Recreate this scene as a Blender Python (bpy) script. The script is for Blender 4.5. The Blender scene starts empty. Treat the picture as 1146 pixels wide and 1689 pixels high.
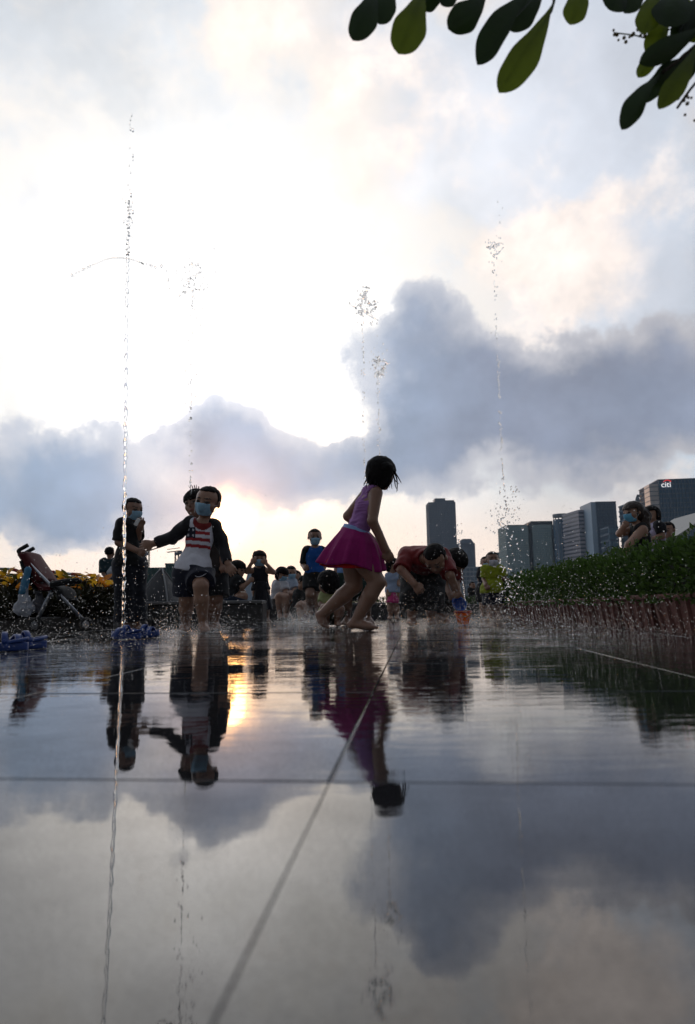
import bpy, math, random
import numpy as np
from mathutils import Vector, Matrix
rng = np.random.default_rng(7); random.seed(7)
SC = bpy.context.scene; COL = SC.collection

# ------------------------------------------------------------------ camera
FPX, CX, CY = 1126.0, 573.0, 844.5             # photograph's pixels, 24 mm lens on a 24x36 frame
PITCH, ROLL, CAMH = math.radians(8.05), math.radians(0.9), 0.143
_f = np.array([0, math.cos(PITCH), math.sin(PITCH)]); _r0 = np.array([1., 0, 0]); _u0 = np.cross(_r0, _f)
_r = math.cos(ROLL)*_r0 - math.sin(ROLL)*_u0; _u = math.sin(ROLL)*_r0 + math.cos(ROLL)*_u0
cam = bpy.data.cameras.new('camera'); camo = bpy.data.objects.new('camera', cam); COL.objects.link(camo)
M = Matrix(((_r[0], _u[0], -_f[0], 0), (_r[1], _u[1], -_f[1], 0), (_r[2], _u[2], -_f[2], CAMH), (0, 0, 0, 1)))
camo.matrix_world = M
cam.sensor_fit = 'VERTICAL'; cam.sensor_height = 36; cam.sensor_width = 24; cam.lens = 24
cam.clip_start = 0.02; cam.clip_end = 6000
cam.dof.use_dof = True; cam.dof.focus_distance = 4.6; cam.dof.aperture_fstop = 5.0
SC.camera = camo
def ray(x, y): return _f + _r*(x-CX)/FPX + _u*(CY-y)/FPX
def at(x, y, Y):
    d = ray(x, y); return np.array([0, 0, CAMH]) + d*(Y/d[1])
def azel(x, y):
    d = ray(x, y); d = d/np.linalg.norm(d)
    return math.degrees(math.atan2(d[0], d[1])), math.degrees(math.asin(d[2]))

SC.view_settings.view_transform = 'Standard'; SC.view_settings.look = 'None'
SC.view_settings.exposure = 0.16; SC.view_settings.gamma = 1.0
SC.render.engine = 'CYCLES'
SC.cycles.use_denoising = True
SC.cycles.max_bounces = 10; SC.cycles.transmission_bounces = 8; SC.cycles.transparent_max_bounces = 16
SC.cycles.caustics_reflective = True; SC.cycles.sample_clamp_indirect = 6.0

# ------------------------------------------------------------------ node helper
class NT:
    def __init__(s, tree): s.t = tree; s.n = tree.nodes; s.l = tree.links
    def new(s, typ, **kw):
        n = s.n.new(typ)
        for k, v in kw.items(): setattr(n, k, v)
        return n
    def put(s, sock, v):
        if isinstance(v, (int, float)): sock.default_value = v
        elif isinstance(v, tuple):
            sock.default_value = v if len(v) == len(sock.default_value) else (*v, 1.0)
        else: s.l.new(v, sock)
    def math(s, op, a, b=0.0, c=None, clamp=False):
        n = s.new('ShaderNodeMath', operation=op, use_clamp=clamp)
        s.put(n.inputs[0], a); s.put(n.inputs[1], b)
        if c is not None: s.put(n.inputs[2], c)
        return n.outputs[0]
    def vmath(s, op, a, b=(0., 0., 0.)):
        n = s.new('ShaderNodeVectorMath', operation=op); s.put(n.inputs[0], a)
        if op == 'SCALE': s.put(n.inputs['Scale'], b)
        else: s.put(n.inputs[1], b)
        return n.outputs[1] if op in ('DOT_PRODUCT', 'LENGTH') else n.outputs[0]
    def mix(s, f, a, b):
        n = s.new('ShaderNodeMix', data_type='RGBA'); n.clamp_factor = True
        s.put(n.inputs[0], f); s.put(n.inputs[6], a); s.put(n.inputs[7], b); return n.outputs[2]
    def step(s, x, lo, hi):
        n = s.new('ShaderNodeMapRange', interpolation_type='SMOOTHSTEP'); s.put(n.inputs[0], x)
        s.put(n.inputs[1], lo); s.put(n.inputs[2], hi); return n.outputs[0]
    def noise(s, vec, scale, detail=4., rough=.5, dist=0., dim='3D'):
        n = s.new('ShaderNodeTexNoise', noise_dimensions=dim); s.put(n.inputs['Vector'], vec)
        s.put(n.inputs['Scale'], scale); s.put(n.inputs['Detail'], detail); s.put(n.inputs['Roughness'], rough); s.put(n.inputs['Distortion'], dist)
        return n

# ------------------------------------------------------------------ sky and sun
SUN_AZ, SUN_EL = azel(381, 857)
W = bpy.data.worlds.new('World'); SC.world = W; W.use_nodes = True
def build_sky():
    t = NT(W.node_tree); t.n.clear()
    out = t.new('ShaderNodeOutputWorld'); bg = t.new('ShaderNodeBackground'); bg.inputs['Strength'].default_value = 0.1
    t.l.new(bg.outputs[0], out.inputs[0])
    sky = t.new('ShaderNodeTexSky', sky_type='NISHITA', sun_disc=False, sun_elevation=math.radians(SUN_EL), sun_rotation=math.radians(SUN_AZ), air_density=1.0, dust_density=1.6, ozone_density=1.2)
    tc = t.new('ShaderNodeTexCoord'); d = t.vmath('NORMALIZE', tc.outputs['Generated'])
    # lumpy displacement of the sky position, so that every cloud edge billows
    n1 = t.noise(d, 5.5, 7., .56); n2 = t.noise(d, 16., 6., .6)
    w1 = t.vmath('SCALE', t.vmath('SUBTRACT', n1.outputs['Color'], (.5, .5, .5)), .17)
    w2 = t.vmath('SCALE', t.vmath('SUBTRACT', n2.outputs['Color'], (.5, .5, .5)), .05)
    dw = t.vmath('ADD', d, t.vmath('ADD', w1, w2))
    sep = t.new('ShaderNodeSeparateXYZ'); t.l.new(dw, sep.inputs[0])
    az = t.math('MULTIPLY', t.math('ARCTAN2', sep.outputs[0], sep.outputs[1]), 57.2958)
    el = t.math('MULTIPLY', t.math('ARCSINE', sep.outputs[2]), 57.2958)
    sep0 = t.new('ShaderNodeSeparateXYZ'); t.l.new(d, sep0.inputs[0])
    el0 = t.math('MULTIPLY', t.math('ARCSINE', sep0.outputs[2]), 57.2958)
    def blobs(lst):
        tot = None
        for (x, y, rx, ry, w) in lst:
            a0, e0 = azel(x, y)
            da = t.math('MULTIPLY_ADD', az, 19.65/rx, -a0*19.65/rx); de = t.math('MULTIPLY_ADD', el, 19.65/ry, -e0*19.65/ry)
            r2 = t.math('ADD', t.math('MULTIPLY', da, da), t.math('MULTIPLY', de, de))
            g = t.math('MULTIPLY', t.math('EXPONENT', t.math('MULTIPLY', r2, -1.0)), w)
            tot = g if tot is None else t.math('ADD', tot, g)
        return tot
    def ang(x, y):
        v = ray(x, y); v = v/np.linalg.norm(v)
        return t.math('MULTIPLY', t.math('ARCCOSINE', t.vmath('DOT_PRODUCT', d, tuple(float(q) for q in v))), 57.2958)
    a_sun = ang(381, 857); a_hot = ang(330, 590)
    # thin high veil lit through by the sun: brightest round the sun, falling away to the far side of the sky
    fall = t.math('EXPONENT', t.math('MULTIPLY', t.math('POWER', t.math('DIVIDE', a_hot, 10.5), 1.5), -1.0)); fall2 = t.math('EXPONENT', t.math('MULTIPLY', t.math('POWER', t.math('DIVIDE', a_hot, 24.), 2.), -1.0))
    glow = t.math('ADD', t.math('MULTIPLY_ADD', fall, 1.2, t.math('MULTIPLY', fall2, .10)), t.math('MULTIPLY_ADD', t.math('EXPONENT', t.math('MULTIPLY', t.math('POWER', t.math('DIVIDE', a_hot, 64.), 2.), -1.)), .80, .09))
    veil = t.vmath('SCALE', t.mix(t.step(a_hot, 8., 48.), (1.0, .99, .98), (.78, .92, 1.10)), t.math('MULTIPLY', glow, 10.))
    veil = t.vmath('SCALE', veil, t.math('MULTIPLY_ADD', n1.outputs['Fac'], .8, .6)); base = t.mix(.86, sky.outputs[0], veil)
    # warm light under the cloud bank, along the horizon on the sun's side
    low = t.math('MULTIPLY', t.step(el0, 11., 4.), t.math('EXPONENT', t.math('DIVIDE', a_sun, -80.)))
    base = t.mix(t.math('MULTIPLY', low, .95), base, (11.5, 9.2, 7.6))
    # soft upper cloud sheets, greyer away from the sun, with cream edges
    st = t.vmath('MULTIPLY', d, (1.0, 1.0, 1.7))
    n3 = t.noise(st, 2.6, 7., .55, .35)
    hi = t.math('ADD', blobs([(950, 210, 260, 190, .62), (760, 260, 110, 100, .5), (640, 60, 60, 40, .3), (1130, 420, 190, 170, .5), (560, 60, 190, 70, .42), (690, 180, 110, 80, .35), (1000, 40, 260, 90, .4), (40, 330, 70, 90, .5), (150, 340, 45, 90, .42), (1010, 500, 160, 70, .4)]), t.math('ADD', t.math('MULTIPLY_ADD', n3.outputs['Fac'], 1.2, -.6), t.math('MULTIPLY_ADD', n2.outputs['Fac'], .6, -.3)))
    hi_m = t.step(hi, .02, .95)
    edge = t.math('MULTIPLY', t.step(hi, -.05, .25), t.math('SUBTRACT', 1., t.step(hi, .25, .65)))
    dim = t.math('MULTIPLY_ADD', t.math('EXPONENT', t.math('MULTIPLY', t.math('POWER', t.math('DIVIDE', a_hot, 60.), 2.), -1.)), .68, .06)
    hic = t.vmath('SCALE', t.mix(t.step(a_hot, 10., 36.), (1.0, .98, .98), (.93, .96, 1.06)), t.math('MULTIPLY', t.math('MULTIPLY', dim, 13.), t.math('MULTIPLY_ADD', n1.outputs['Fac'], .9, .6)))
    base = t.mix(t.math('MULTIPLY', hi_m, .68), base, hic)
    cream = t.vmath('SCALE', t.mix(t.step(a_hot, 8., 40.), (1.0, .97, .92), (1.0, .88, .80)), t.math('MULTIPLY', t.math('MULTIPLY_ADD', fall, 8., 10.), t.math('EXPONENT', t.math('MULTIPLY', t.math('POWER', t.math('DIVIDE', a_hot, 70.), 2.), -1.))))
    base = t.mix(t.math('MULTIPLY', edge, .75), base, cream)
    n4 = t.noise(d, 8.5, 8., .58); n5 = t.noise(st, 3.1, 3., .5)
    # warm sunlit puffs on the right of the view
    wp = t.math('ADD', blobs([(900, 430, 100, 70, .85), (1000, 440, 80, 50, .5), (780, 420, 60, 50, .4), (1030, 310, 120, 40, .55), (960, 520, 80, 30, .45), (690, 130, 90, 70, .5), (440, 50, 100, 60, .55), (560, 130, 90, 60, .45), (620, 260, 60, 50, .35)]), t.math('ADD', t.math('MULTIPLY_ADD', n1.outputs['Fac'], 1.7, -.85), t.math('MULTIPLY_ADD', n2.outputs['Fac'], 1.5, -.75)))
    base = t.mix(t.math('MULTIPLY', t.step(wp, .05, .85), .8), base, t.vmath('SCALE', (9.8, 8.55, 7.7), t.math('ADD', t.math('MULTIPLY', n2.outputs['Fac'], .7), t.math('MULTIPLY_ADD', n4.outputs['Fac'], .6, .38))))
    # the dark bank of cumulus
    bank = blobs([(20, 790, 190, 66, .85), (140, 755, 100, 66, .75), (250, 845, 200, 38, .55), (350, 730, 82, 82, 1.0), (430, 765, 110, 85, .6), (480, 800, 120, 42, .5),
                  (620, 745, 150, 75, .9), (715, 640, 108, 108, .95), (695, 520, 50, 62, .75), (850, 690, 160, 95, .9), (1020, 690, 150, 75, .9), (1170, 655, 120, 95, .9), (570, 560, 52, 42, .5), (640, 575, 60, 45, .3), (1100, 560, 120, 60, .35), (860, 600, 110, 55, .45), (980, 600, 110, 55, .4), (60, 850, 160, 30, .35), (548, 690, 42, 26, -.75), (610, 505, 40, 30, -.3), (245, 715, 26, 40, -.4), (800, 760, 60, 16, -.25)])
    bd = t.math('ADD', t.math('MULTIPLY_ADD', n2.outputs['Fac'], .45, -.225), t.math('ADD', bank, t.math('ADD', t.math('MULTIPLY_ADD', n4.outputs['Fac'], .75, -.375), t.math('MULTIPLY_ADD', n5.outputs['Fac'], .9, -.45))))
    bm = t.step(bd, .35, .66)
    core = t.step(bd, .50, 1.30)
    lit = t.math('EXPONENT', t.math('DIVIDE', a_hot, -30.))
    rim_c = t.vmath('SCALE', t.mix(t.step(a_hot, 6., 34.), (.90, .95, 1.06), (.98, .97, 1.04)), t.math('MULTIPLY_ADD', lit, 6.5, 3.0))
    core_c = t.mix(t.step(az, -6., 14.), (3.2, 4.2, 5.8), (2.5, 2.85, 3.8))
    core_c = t.vmath('SCALE', core_c, t.math('MULTIPLY_ADD', n4.outputs['Fac'], 1.0, .5))
    bank_c = t.mix(core, rim_c, core_c)
    base = t.mix(t.math('MULTIPLY', bm, .96), base, bank_c)
    # the sun itself, half covered by the foot of the bank
    n6 = t.noise(d, 30., 3., .5)
    asn = t.math('ADD', a_sun, t.math('MULTIPLY_ADD', n6.outputs['Fac'], 2.4, -1.2))
    sun_g = t.math('EXPONENT', t.math('MULTIPLY', t.math('POWER', t.math('DIVIDE', asn, 1.5), 2.), -1.))
    halo = t.math('EXPONENT', t.math('DIVIDE', a_sun, -3.6))
    base = t.vmath('ADD', base, t.vmath('SCALE', (1.0, .47, .14), t.math('ADD', t.math('MULTIPLY', sun_g, 70.), t.math('MULTIPLY', halo, 11.))))
    t.l.new(base, bg.inputs['Color'])
build_sky()
W.cycles.sampling_method = 'MANUAL'; W.cycles.sample_map_resolution = 1024
sun = bpy.data.lights.new('sun', 'SUN'); sun.energy = 0.02; sun.angle = math.radians(2.6); sun.color = (1.0, .44, .11)
suno = bpy.data.objects.new('sun', sun); COL.objects.link(suno)
_sd = ray(381, 857); suno.rotation_euler = Vector(_sd).to_track_quat('Z', 'Y').to_euler(); suno.location = (-3, 12, 6)

# ------------------------------------------------------------------ materials
MATS = {}
def mat(name, col, rough=.6, spec=.5, metal=0., var=.15, vscale=30., bump=0., bscale=60., attr=False, coat=0., trans=0., sheen=0., emit=None):
    if name in MATS: return MATS[name]
    m = bpy.data.materials.new(name); m.use_nodes = True; t = NT(m.node_tree); b = m.node_tree.nodes['Principled BSDF']; out = m.node_tree.nodes['Material Output']
    tc = t.new('ShaderNodeTexCoord'); n = t.noise(tc.outputs['Object'], vscale, 5., .6)
    f = t.math('MULTIPLY_ADD', n.outputs['Fac'], var*2.4, 1-var*1.2)
    if attr:
        a = t.new('ShaderNodeAttribute', attribute_name='Col'); c0 = a.outputs['Color']
    else: c0 = tuple(col)
    c = t.vmath('SCALE', c0 if not isinstance(c0, tuple) else c0, f)
    t.l.new(c, b.inputs['Base Color'])
    b.inputs['Roughness'].default_value = rough; b.inputs['Specular IOR Level'].default_value = spec; b.inputs['Metallic'].default_value = metal
    b.inputs['Coat Weight'].default_value = coat; b.inputs['Coat Roughness'].default_value = .08
    b.inputs['Sheen Weight'].default_value = sheen
    if bump:
        n2 = t.noise(tc.outputs['Object'], bscale, 4., .55); bp = t.new('ShaderNodeBump'); bp.inputs['Strength'].default_value = 1.; bp.inputs['Distance'].default_value = bump
        t.l.new(n2.outputs['Fac'], bp.inputs['Height']); t.l.new(bp.outputs[0], b.inputs['Normal'])
    if trans:
        tr = t.new('ShaderNodeBsdfTranslucent'); t.l.new(c, tr.inputs['Color']); mx = t.new('ShaderNodeMixShader'); mx.inputs[0].default_value = trans
        t.l.new(b.outputs[0], mx.inputs[1]); t.l.new(tr.outputs[0], mx.inputs[2]); t.l.new(mx.outputs[0], out.inputs[0])
    if emit: b.inputs['Emission Color'].default_value = (*emit[0], 1); b.inputs['Emission Strength'].default_value = emit[1]
    MATS[name] = m; return m
def water_mat():
    m = bpy.data.materials.new('water_drops'); m.use_nodes = True; t = NT(m.node_tree); t.n.clear()
    o = t.new('ShaderNodeOutputMaterial'); g = t.new('ShaderNodeBsdfGlass'); g.inputs['IOR'].default_value = 1.33; g.inputs['Roughness'].default_value = 0.0
    t.l.new(g.outputs[0], o.inputs[0]); MATS['water'] = m; return m
water_mat()
def tile_mat(name, coarse=0.):
    """granite under a thin skin of rippling water"""
    m = bpy.data.materials.new(name); m.use_nodes = True; t = NT(m.node_tree); b = m.node_tree.nodes['Principled BSDF']; o = m.node_tree.nodes['Material Output']
    geo = t.new('ShaderNodeNewGeometry'); pos = geo.outputs['Position']; oi = t.new('ShaderNodeObjectInfo')
    n1 = t.noise(pos, 420., 3., .7); n2 = t.noise(pos, 3.2, 4., .6); n3 = t.noise(pos, 90., 3., .6)
    f = t.math('ADD', t.math('MULTIPLY_ADD', n1.outputs['Fac'], .9, .4), t.math('MULTIPLY_ADD', n2.outputs['Fac'], .6, -.3))
    f = t.math('ADD', f, t.math('MULTIPLY_ADD', oi.outputs['Random'], .3, -.15))
    t.l.new(t.vmath('SCALE', (.024, .0235, .026), f), b.inputs['Base Color'])
    b.inputs['Roughness'].default_value = .6; b.inputs['Specular IOR Level'].default_value = .0
    bq = t.new('ShaderNodeBump'); bq.inputs['Strength'].default_value = .5; bq.inputs['Distance'].default_value = .0008; t.l.new(n3.outputs['Fac'], bq.inputs['Height']); t.l.new(bq.outputs[0], b.inputs['Normal'])
    sp = t.new('ShaderNodeSeparateXYZ'); t.l.new(pos, sp.inputs[0])
    act = t.math('MULTIPLY_ADD', t.step(sp.outputs[1], .35, 2.6), .86, .14)            # livelier towards the jets
    act2 = t.step(sp.outputs[1], 1.6, 3.6)
    pw = t.vmath('MULTIPLY', pos, (.6, 2.1, 1.))
    a = t.noise(pw, 4., 2., .5, .6); bb = t.noise(pw, 15., 3., .5, .5); c = t.noise(pw, 70., 2., .6)
    big = t.noise(pos, 1.3, 2., .5); patch = t.step(big.outputs['Fac'], .38, .62)
    h = t.math('ADD', t.math('MULTIPLY', a.outputs['Fac'], .0012), t.math('MULTIPLY', t.math('MULTIPLY', bb.outputs['Fac'], .0018), t.math('MULTIPLY_ADD', patch, .85, .15)))
    h = t.math('MULTIPLY', t.math('MULTIPLY', h, act), t.math('MULTIPLY_ADD', t.step(sp.outputs[1], 1.3, 3.2), 1.2, 1.0))
    h = t.math('ADD', h, t.math('MULTIPLY', t.math('MULTIPLY', c.outputs['Fac'], t.math('MULTIPLY_ADD', act2, .00030, coarse)), 1.0))
    h = t.math('ADD', h, t.math('MULTIPLY', n3.outputs['Fac'], .000018)); bp = t.new('ShaderNodeBump'); bp.inputs['Strength'].default_value = 1.; bp.inputs['Distance'].default_value = 1.; t.l.new(h, bp.inputs['Height'])
    fr = t.new('ShaderNodeFresnel'); fr.inputs['IOR'].default_value = 1.74; t.l.new(bp.outputs[0], fr.inputs['Normal'])
    gl = t.new('ShaderNodeBsdfGlossy'); gl.inputs['Color'].default_value = (.97, .97, .97, 1)
    t.l.new(bp.outputs[0], gl.inputs['Normal']); t.l.new(t.math('MULTIPLY_ADD', act2, .012, .004), gl.inputs['Roughness'])
    n7 = t.noise(pos, 2.1, 5., .65); k7 = t.math('MULTIPLY', t.math('MULTIPLY_ADD', n1.outputs['Fac'], 1.3, .35), t.math('MULTIPLY_ADD', t.step(n7.outputs['Fac'], .3, .6), .28, .76)); mx = t.new('ShaderNodeMixShader'); t.l.new(t.math('MULTIPLY', fr.outputs[0], k7, clamp=True), mx.inputs[0]); t.l.new(b.outputs[0], mx.inputs[1]); t.l.new(gl.outputs[0], mx.inputs[2])
    t.l.new(mx.outputs[0], o.inputs[0]); MATS[name] = m; return m
tile_mat('tile'); tile_mat('tile_coarse', .00007)

# ------------------------------------------------------------------ object helpers
def tag(o, label=None, cat=None, group=None, kind=None):
    if label: o['label'] = label
    if cat: o['category'] = cat
    if group: o['group'] = group
    if kind: o['kind'] = kind
    return o
def empty(name, loc=(0, 0, 0), rz=0.):
    o = bpy.data.objects.new(name, None); COL.objects.link(o); o.location = tuple(float(v) for v in loc); o.rotation_euler[2] = rz; o.empty_display_size = .05
    return o
def meshobj(name, verts, faces, material, parent=None, loc=None, smooth=True, cols=None):
    me = bpy.data.meshes.new(name); verts = np.asarray(verts, dtype=np.float64)
    if isinstance(faces, np.ndarray):
        k = faces.shape[1]; me.vertices.add(len(verts)); me.vertices.foreach_set('co', verts.ravel())
        me.loops.add(faces.size); me.loops.foreach_set('vertex_index', faces.ravel().astype(np.int32))
        me.polygons.add(len(faces)); me.polygons.foreach_set('loop_start', (np.arange(len(faces))*k).astype(np.int32))
        me.update(calc_edges=True); me.validate()
    else:
        me.from_pydata([tuple(v) for v in verts], [], faces); me.update()
    if smooth: me.polygons.foreach_set('use_smooth', np.ones(len(me.polygons), dtype=bool))
    if cols is not None:
        at_ = me.color_attributes.new('Col', 'FLOAT_COLOR', 'POINT'); at_.data.foreach_set('color', np.c_[cols, np.ones(len(cols))].ravel())
    if material is not None: me.materials.append(material)
    o = bpy.data.objects.new(name, me); COL.objects.link(o)
    if parent is not None: o.parent = parent
    if loc is not None: o.location = tuple(float(v) for v in loc)
    return o
class MB:
    """collects simple solids into one mesh"""
    def __init__(s): s.v = []; s.f = []
    def add(s, v, f):
        n = len(s.v); s.v += [tuple(float(c) for c in q) for q in v]; s.f += [tuple(i+n for i in q) for q in f]
    def box(s, c, size, rz=0., bev=0., R=None):
        x, y, z = [q/2 for q in size]
        if bev > 0:
            b = min(bev, x*.9, y*.9, z*.9); pts = []; rings = []
            for zz, ins in ((-z, b), (-z+b, 0), (z-b, 0), (z, b)):
                for sx, sy in ((-1, -1), (1, -1), (1, 1), (-1, 1)): pts.append((sx*(x-ins), sy*(y-ins), zz))
            f = [(3, 2, 1, 0), (12, 13, 14, 15)]
            for k in range(3):
                for i in range(4): f.append((k*4+i, k*4+(i+1) % 4, k*4+4+(i+1) % 4, k*4+4+i))
        else:
            pts = [(sx*x, sy*y, sz*z) for sz in (-1, 1) for sx, sy in ((-1, -1), (1, -1), (1, 1), (-1, 1))]
            f = [(3, 2, 1, 0), (4, 5, 6, 7)] + [(i, (i+1) % 4, 4+(i+1) % 4, 4+i) for i in range(4)]
        cs, sn = math.cos(rz), math.sin(rz)
        if R is not None: pts = [tuple(np.asarray(R) @ np.array(p)) for p in pts]
        s.add([(c[0]+p[0]*cs-p[1]*sn, c[1]+p[0]*sn+p[1]*cs, c[2]+p[2]) for p in pts], f); return s
    def tube(s, pts, r, n=8, caps=True):
        pts = [np.asarray(p, float) for p in pts]; r = r if hasattr(r, '__len__') else [r]*len(pts)
        rings = []; prev = None
        for i, p in enumerate(pts):
            tdir = pts[min(i+1, len(pts)-1)] - pts[max(i-1, 0)]; tdir = tdir/(np.linalg.norm(tdir)+1e-12)
            if prev is None:
                a = np.array([0, 0, 1.]) if abs(tdir[2]) < .9 else np.array([1., 0, 0]); prev = np.cross(tdir, a)
            u = prev - tdir*(prev @ tdir); u = u/(np.linalg.norm(u)+1e-12); w = np.cross(tdir, u); prev = u
            rings.append([p + r[i]*(math.cos(q)*u + math.sin(q)*w) for q in np.linspace(0, 2*math.pi, n, endpoint=False)])
        v = [q for ring in rings for q in ring]; f = []
        for i in range(len(pts)-1):
            for k in range(n): f.append((i*n+k, i*n+(k+1) % n, (i+1)*n+(k+1) % n, (i+1)*n+k))
        if caps: f += [tuple(range(n))[::-1], tuple((len(pts)-1)*n+k for k in range(n))]
        s.add(v, f); return s
    def lathe(s, prof, c=(0, 0, 0), n=24, R=None):
        v = []; f = []
        for (r, z) in prof:
            for q in np.linspace(0, 2*math.pi, n, endpoint=False):
                p = np.array([r*math.cos(q), r*math.sin(q), z]); p = p if R is None else np.asarray(R) @ p; v.append(p+np.asarray(c))
        for i in range(len(prof)-1):
            for k in range(n): f.append((i*n+k, i*n+(k+1) % n, (i+1)*n+(k+1) % n, (i+1)*n+k))
        s.add(v, f); return s
    def prism(s, poly, z0, z1):
        n = len(poly); s.add([(x, y, z0) for x, y in poly]+[(x, y, z1) for x, y in poly], [tuple(range(n))[::-1], tuple(range(n, 2*n))]+[(i, (i+1) % n, n+(i+1) % n, n+i) for i in range(n)]); return s
    def build(s, name, material, parent=None, smooth=False, loc=None):
        return meshobj(name, s.v, s.f, material, parent, loc, smooth)
def bez(pts, n):
    """smooth polyline through points"""
    pts = np.asarray(pts, float); P_ = np.vstack([2*pts[0]-pts[1], pts, 2*pts[-1]-pts[-2]]); out = []
    for i in range(1, len(P_)-2):
        for q in np.linspace(0, 1, n, endpoint=False):
            a, b, c, d = P_[i-1], P_[i], P_[i+1], P_[i+2]
            out.append(.5*((2*b)+(-a+c)*q+(2*a-5*b+4*c-d)*q*q+(-a+3*b-3*c+d)*q**3))
    out.append(pts[-1]); return out

# ------------------------------------------------------------------ setting: ground, paving, water film
g = MB(); g.add([(-3000, -60, -.03), (3000, -60, -.03), (3000, 5000, -.03), (-3000, 5000, -.03)], [(0, 1, 2, 3)])
tag(g.build('ground', mat('far_ground', (.10, .10, .10), .7, var=.2, vscale=.05)), kind='structure')
pv = MB(); pv.box((0, 5.2, -.0106), (14, 14.4, .016))
paving = tag(pv.build('pavement', MATS['tile']), kind='structure')
TH, TS = 0.095, 0.612
ca, sa = math.cos(TH), math.sin(TH)
def tile_xy(i, j):                                     # i across, j along; joints fall where the photograph has them
    x0, y0 = -0.075, 0.0
    u = i*TS; v = .597 + j*TS
    return x0 + u*ca + v*sa, y0 - u*sa + v*ca
tb = MB(); gap = .0014
tb.box((0, 0, -.006), (TS-gap*2, TS-gap*2, .012), bev=.0011)
tmesh = None; nmesh = None; cand = []
for i in range(-14, 14):
    for j in range(-3, 14):
        cx, cy = tile_xy(i+.5, j+.5)
        if cy < -.5 or abs(cx) > .56*max(cy, 0)+.75 or cx > 1.95 + .03*cy: continue
        cand.append((cy+abs(cx)*.2, i, j, cx, cy))
cand.sort()
for k, (_, i, j, cx, cy) in enumerate(cand[:290]):
    if tmesh is None:
        o = tb.build('paving_tile', MATS['tile'], paving); tmesh = o.data
    else:
        o = bpy.data.objects.new('paving_tile', tmesh); COL.objects.link(o); o.parent = paving
    if j < 0:                                          # the nearest joints are brim-full and hardly show
        if nmesh is None:
            nb = MB(); nb.box((0, 0, -.006), (TS-.0006, TS-.0006, .012), bev=.0004); tmp_ = nb.build('paving_tile', MATS['tile']); nmesh = tmp_.data; bpy.data.objects.remove(tmp_)
        o.data = nmesh
    if (i, j) in ((0, 0), (-2, 3), (1, 2)):
        o.data = tmesh.copy(); o.data.materials[0] = MATS['tile_coarse']
    o.location = (cx, cy, rng.uniform(-.0003, .0004)); o.rotation_euler = (np.clip(rng.normal(0, .0011), -.0022, .0022), np.clip(rng.normal(0, .0011), -.0022, .0022), -TH)
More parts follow.
